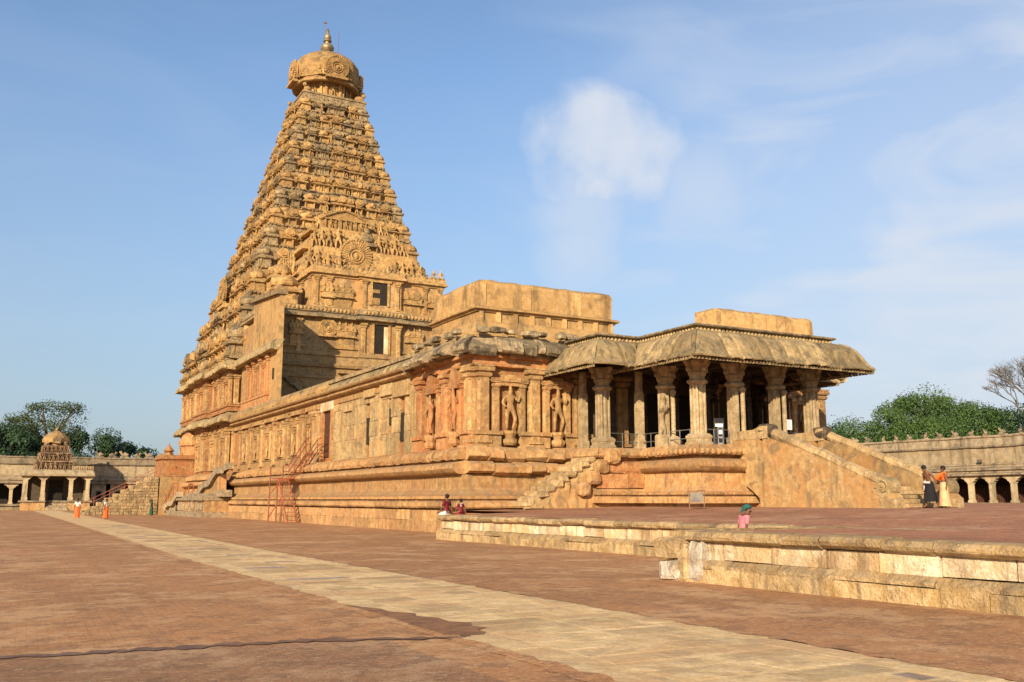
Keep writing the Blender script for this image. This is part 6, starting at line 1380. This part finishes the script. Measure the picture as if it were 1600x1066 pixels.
def bare_tree(label, x, y, h, seed):
    random.seed(seed); t = thing('bare_tree', label, 'tree', (x, y, 0)); mb = MB()
    def grow(p, d, l, r_, n):
        e = p + d * l; m_ = p.lerp(e, .5) + Vector((U(-.1, .1), U(-.1, .1), U(-.05, .05))) * l; mb.tube([p, m_, e], [r_, r_ * .85, r_ * .68], 5 if n > 2 else 3)
        if n == 0: return
        for k in range(3 if n > 2 else 4):
            a = U(0, 2 * pi); v = (d + Vector((cos(a), sin(a), U(-.2, .5))) * U(.45, .8)).normalized(); grow(e, v, l * U(.66, .86), r_ * .62, n - 1)
    grow(Vector((0, 0, 0)), Vector((0, 0, 1)), h * .40, .42, 0); grow(Vector((0, 0, h * .38)), Vector((-.2, .1, 1)).normalized(), h * .17, .26, 6); grow(Vector((0, 0, h * .35)), Vector((.4, -.3, .9)).normalized(), h * .17, .24, 6)
    mb.build('branches', M_BAREBARK, t); return t
bare_tree('leafless grey branching tree rising above the grove at the right edge', 121.5, 77.5, 21.5, 3)

# ------------------------------------------------------------------ people
def hand(P, R, E_, w, key, d, s=1.0, curl=.3):
    """palm with four unequal fingers and a thumb leaving its side, continuing the arm; d is the hand's direction"""
    d = Vector(d).normalized(); side = d.cross(Vector((0, 0, 1))) if abs(d.z) < .9 else Vector((0, 1, 0)); side.normalize(); nb = d.cross(side)
    p = Vector(P[w]); c = p + d * .075 * s; P[key + 'p'] = tuple(c); R[key + 'p'] = (.034 * s, .018 * s); E_.append((w, key + 'p'))
    for k, l in enumerate((.062, .072, .068, .054)):
        b = c + side * (k - 1.5) * .019 * s + d * .02 * s; e = b + d * l * s * .6 + nb * curl * .02 * s; f_ = e + (d + nb * curl * 1.5).normalized() * l * s * .45
        for q, (v, r_) in enumerate(((b, .010), (e, .009), (f_, .008))): P[f'{key}f{k}{q}'] = tuple(v); R[f'{key}f{k}{q}'] = r_ * s
        E_ += [(key + 'p', f'{key}f{k}0'), (f'{key}f{k}0', f'{key}f{k}1'), (f'{key}f{k}1', f'{key}f{k}2')]
    b = p + d * .035 * s - side * .03 * s; e = b - side * .02 * s + d * .045 * s
    for q, (v, r_) in enumerate(((b, .012), (e, .010))): P[f'{key}t{q}'] = tuple(v); R[f'{key}t{q}'] = r_ * s
    E_ += [(w, f'{key}t0'), (f'{key}t0', f'{key}t1')]
def skel(**kw):
    """standing man 1.68 m facing -y"""
    P = {'hip': (0, 0, .93), 'waist': (0, 0, 1.05), 'chest': (0, 0, 1.25), 'ubk': (0, .01, 1.37), 'neck': (0, .005, 1.45), 'jaw': (0, -.02, 1.51), 'head': (0, -.005, 1.60),
         'lhip': (-.09, 0, .88), 'lkn': (-.10, -.02, .48), 'lan': (-.10, .03, .09), 'lto': (-.11, -.12, .03), 'rhip': (.09, 0, .88), 'rkn': (.10, -.02, .48), 'ran': (.10, .03, .09), 'rto': (.11, -.12, .03),
         'lsh': (-.18, 0, 1.385), 'lel': (-.24, .03, 1.10), 'lwr': (-.23, -.06, .86), 'rsh': (.18, 0, 1.385), 'rel': (.24, .03, 1.10), 'rwr': (.23, -.06, .86)}
    P.update(kw); return P
RAD = {'hip': (.135, .10), 'waist': (.115, .085), 'chest': (.135, .095), 'ubk': (.12, .085), 'neck': .05, 'jaw': (.062, .07), 'head': (.082, .095), 'lhip': .085, 'lkn': .055, 'lan': .038, 'lto': .032, 'rhip': .085, 'rkn': .055, 'ran': .038, 'rto': .032,
       'lsh': .052, 'lel': .037, 'lwr': .026, 'rsh': .052, 'rel': .037, 'rwr': .026}
EDG = [('hip', 'waist'), ('waist', 'chest'), ('chest', 'ubk'), ('ubk', 'neck'), ('neck', 'jaw'), ('jaw', 'head'), ('hip', 'lhip'), ('lhip', 'lkn'), ('lkn', 'lan'), ('lan', 'lto'), ('hip', 'rhip'), ('rhip', 'rkn'), ('rkn', 'ran'), ('ran', 'rto'), ('ubk', 'lsh'), ('lsh', 'lel'), ('lel', 'lwr'), ('ubk', 'rsh'), ('rsh', 'rel'), ('rel', 'rwr')]
def person(label, loc, rot, P, scale=1.0, top=None, topkeys=(), topx=1.14, skirt=None, skirt_pts=None, hair='short', group=None):
    t = thing('person', label, 'person', loc, rot); P = dict(P); R = dict(RAD); E_ = list(EDG)
    for w, e, k in (('lwr', 'lel', 'L'), ('rwr', 'rel', 'Q')): hand(P, R, E_, w, k, Vector(P[w]) - Vector(P[e]))
    h = Vector(P['head']); j = Vector(P['jaw']); fwd = Vector((0, -1, 0)) if 'look' not in P else Vector(P.pop('look')).normalized(); up = (h - j).normalized()
    nose = j + up * .055 + fwd * .10; P['nose'] = tuple(nose); R['nose'] = .014; E_.append(('head', 'nose'))
    body = skin_mesh('body', P, R, E_, M_SKIN, 2); b = inst(body, 'body', t); sidev = up.cross(fwd).normalized(); c = h
    mb = MB()
    for s in (-1, 1):
        q = h + fwd * .083 + sidev * s * .032 - up * .015; mb.blob(tuple(q), (.011, .011, .008), 6, 4)
    mb.build('eyes', M_HAIR, t); mb = MB()
    mo = j + fwd * .082 + up * .005; mb.blob(tuple(mo), (.022, .010, .006), 6, 4); mb.build('mouth', C_MAROON, t)
    mb = MB()
    for s in (-1, 1): mb.blob(tuple(h + sidev * s * .085 - up * .02 - fwd * -.0), (.014, .022, .03), 6, 5)
    mb.build('ears', M_SKIN, t)
    if hair:
        mb = MB(); q = h - fwd * .022 + up * .022; mb.blob(tuple(q), (.097, .107, .098), 12, 8, .03)
        if hair == 'bun': mb.blob(tuple(h - fwd * .12 - up * .05), (.055, .055, .055), 8, 6, .05)
        mb.build('hair', M_HAIR, t, smooth=True)
    if top:
        keys = [k for k in topkeys]; P2 = {k: P[k] for k in keys}; R2 = {k: tuple(x * topx for x in RAD[k]) if isinstance(RAD[k], tuple) else RAD[k] * topx * 1.2 for k in keys}
        for a, b_ in (('lel', 'lsh'), ('rel', 'rsh')):
            if a in P2 and top is not None and not ('lwr' in keys): P2[a] = tuple(Vector(P[b_]).lerp(Vector(P[a]), .75)); R2[a] = .055
        m2 = skin_mesh('shirt', P2, R2, [e for e in EDG if e[0] in P2 and e[1] in P2], top, 2, root='waist'); inst(m2, 'shirt', t)
    if skirt:
        pts = skirt_pts or [(0, 0, 1.05, .145, .115), (0, 0, .92, .175, .14), (0, 0, .6, .20, .17), (0, .01, .3, .215, .20), (0, .02, .09, .235, .22)]
        vs = []; seg = 26
        for i, (cx, cy, z, rx, ry) in enumerate(pts):
            for k in range(seg):
                a = 2 * pi * k / seg; f_ = 1 + (.06 * sin(a * 7 + 1) + .03 * sin(a * 11)) * i / (len(pts) - 1); vs.append((cx + rx * cos(a) * f_, cy + ry * sin(a) * f_, z))
        fs = [(i * seg + k, i * seg + (k + 1) % seg, (i + 1) * seg + (k + 1) % seg, (i + 1) * seg + k) for i in range(len(pts) - 1) for k in range(seg)]
        mb = MB(); mb.add(vs, fs); mb.build('lower_garment', skirt, t, smooth=True)
    t.scale = (scale,) * 3; return t
TORSO = ('hip', 'waist', 'chest', 'ubk', 'lsh', 'rsh', 'lel', 'rel')
def seated(): 
    d = 0.86
    P = {k: (v[0], v[1], v[2] - d + .06) for k, v in skel().items()}
    P.update({'lkn': (-.30, -.32, .12), 'lan': (.02, -.36, .06), 'lto': (.10, -.42, .05), 'rkn': (.30, -.32, .12), 'ran': (.02, -.28, .10), 'rto': (-.1, -.32, .08), 'lhip': (-.1, -.02, .12), 'rhip': (.1, -.02, .12), 'hip': (0, 0, .15), 'waist': (0, 0, .26),
              'lel': (-.28, .04, .30), 'lwr': (-.33, .10, .06), 'rel': (.26, -.08, .28), 'rwr': (.22, -.24, .16)}); return P
SK_S = [(0, 0, .16, .14, .11), (0, -.04, .13, .20, .15), (0, -.12, .11, .25, .19), (0, -.15, .05, .29, .21), (0, -.15, .0, .28, .21)]
person('man in maroon shirt sitting with his back turned on the terrace wall corner', (17.35, 37.3, 1.0), pi + .5, seated(), .94, C_MAROON, TORSO, 1.16, C_WHITE, SK_S)
person('smaller seated figure in maroon top and white scarf beside the man on the terrace wall', (17.78, 36.85, 1.0), pi + .3, seated(), .74, C_MAROON, TORSO, 1.16, C_MAROON, SK_S, 'bun')
mb = MB(); mb.tube([(-.13, .03, .64), (-.02, .09, .60), (.10, .04, .62), (.06, .12, .45)], .035, 6); sc_ = mb.build('scarf', C_WHITE, bpy.data.objects['person.001'], smooth=True)
# woman in the gap between the two walls
Pw = skel(chest=(0, -.05, 1.24), ubk=(0, -.09, 1.35), neck=(0, -.13, 1.42), jaw=(0, -.19, 1.46), head=(0, -.20, 1.55), lsh=(-.16, -.08, 1.36), rsh=(.16, -.08, 1.36), look=(0, -1, -.35), lel=(-.2, -.02, 1.08), lwr=(-.16, -.20, .9), rel=(.2, -.02, 1.08), rwr=(.16, -.2, .9))
pw_ = person('woman in pink blouse with teal head wrap standing between the two terrace walls', (15.72, 17.45, 0), 1.35, Pw, .90, C_PINK, TORSO, 1.14, C_PINK, None, None)
mb = MB(); mb.blob((0, -.175, 1.615), (.10, .12, .075), 12, 8, .04); mb.blob((0, -.08, 1.58), (.07, .06, .07), 8, 6, .05); mb.tube([(0, -.06, 1.57), (.02, .0, 1.48)], [.05, .025], 7); mb.build('head_wrap', C_TEAL, pw_, smooth=True)
# the two at the foot of the stairs, walking towards the steps
Pm = skel(chest=(0, -.06, 1.24), ubk=(0, -.11, 1.35), neck=(0, -.16, 1.43), jaw=(0, -.22, 1.46), head=(0, -.24, 1.55), lsh=(-.19, -.09, 1.36), rsh=(.19, -.09, 1.36), lel=(-.26, .0, 1.08), lwr=(-.24, -.10, .86), rel=(.26, .06, 1.10), rwr=(.22, .10, .88), look=(0, -1, -.5),
          lkn=(-.1, -.16, .5), lan=(-.1, -.12, .12), lto=(-.1, -.28, .05), rkn=(.1, .08, .48), ran=(.1, .30, .12), rto=(.1, .18, .03))
SK_M = [(0, 0, 1.04, .15, .125), (0, 0, .92, .18, .155), (0, -.0, .66, .21, .21), (0, .02, .42, .22, .27), (0, .03, .26, .22, .30)]
pm = person('bare-backed man in black wrap with white waist cloth at the foot of the stairs', (33.40, 26.05, 1.28), 4.55, Pm, 1.02, None, (), 1, C_BLACK, SK_M)
mb = MB(); mb.blob((-.19, .02, .98), (.07, .16, .10), 10, 6, .06); mb.blob((-.215, .03, .80), (.045, .13, .22), 10, 6, .06); mb.tube([(-.2, -.1, 1.0), (-.05, -.18, 1.0), (.15, -.12, 1.0)], .045, 6); mb.build('waist_cloth', C_WHITE, pm, smooth=True)
mb = MB(); mb.tube([(-.23, .1, .64), (-.235, -.02, .63), (-.225, -.12, .66)], .02, 5); mb.build('cloth_trim', C_BLACK, pm)
Po = skel(lel=(-.22, -.12, 1.12), lwr=(-.08, -.22, 1.12), rel=(.24, .06, 1.10), rwr=(.2, .04, .86))
po = person('person with orange shawl over a peach wrap at the foot of the stairs', (34.45, 26.2, 1.28), 4.1, Po, 1.0, C_ORANGE, ('waist', 'chest', 'ubk', 'lsh', 'lel', 'rsh'), 1.10, C_PEACH)
mb = MB(); mb.tube([(.16, .03, 1.42), (0, -.12, 1.34), (-.16, -.16, 1.20), (-.22, -.14, .98)], [.05, .08, .11, .06], 8); mb.tube([(.16, .03, 1.42), (0, .12, 1.32), (-.16, .10, 1.16), (-.24, .0, 1.0)], [.05, .07, .09, .05], 8); mb.build('shawl', C_ORANGE, po, smooth=True)
# walkers on the path and beside the tower
Pk = skel(lkn=(-.1, -.1, .48), lan=(-.1, -.04, .09), rkn=(.1, .05, .48), ran=(.1, .14, .1))
person('left of the two far walkers in white tops and orange wraps on the path', (7.82, 94.2, 0), pi - .2, Pk, 1.0, C_WHITE, TORSO, 1.16, C_ORRED)
Pk2 = skel(lel=(-.22, -.05, 1.12), rel=(.32, -.10, 1.30), rwr=(.42, -.18, 1.46))
person('right of the two far walkers in orange wraps, one arm raised to the head', (9.72, 89.9, 0), .6, Pk2, 1.0, C_WHITE, TORSO, 1.12, C_ORRED)
person('woman in dark green sari walking beside the grey side stairs', (15.7, 105.3, 0), 1.2, skel(), .96, C_GREEN, TORSO, 1.16, C_GREEN, None, 'bun')
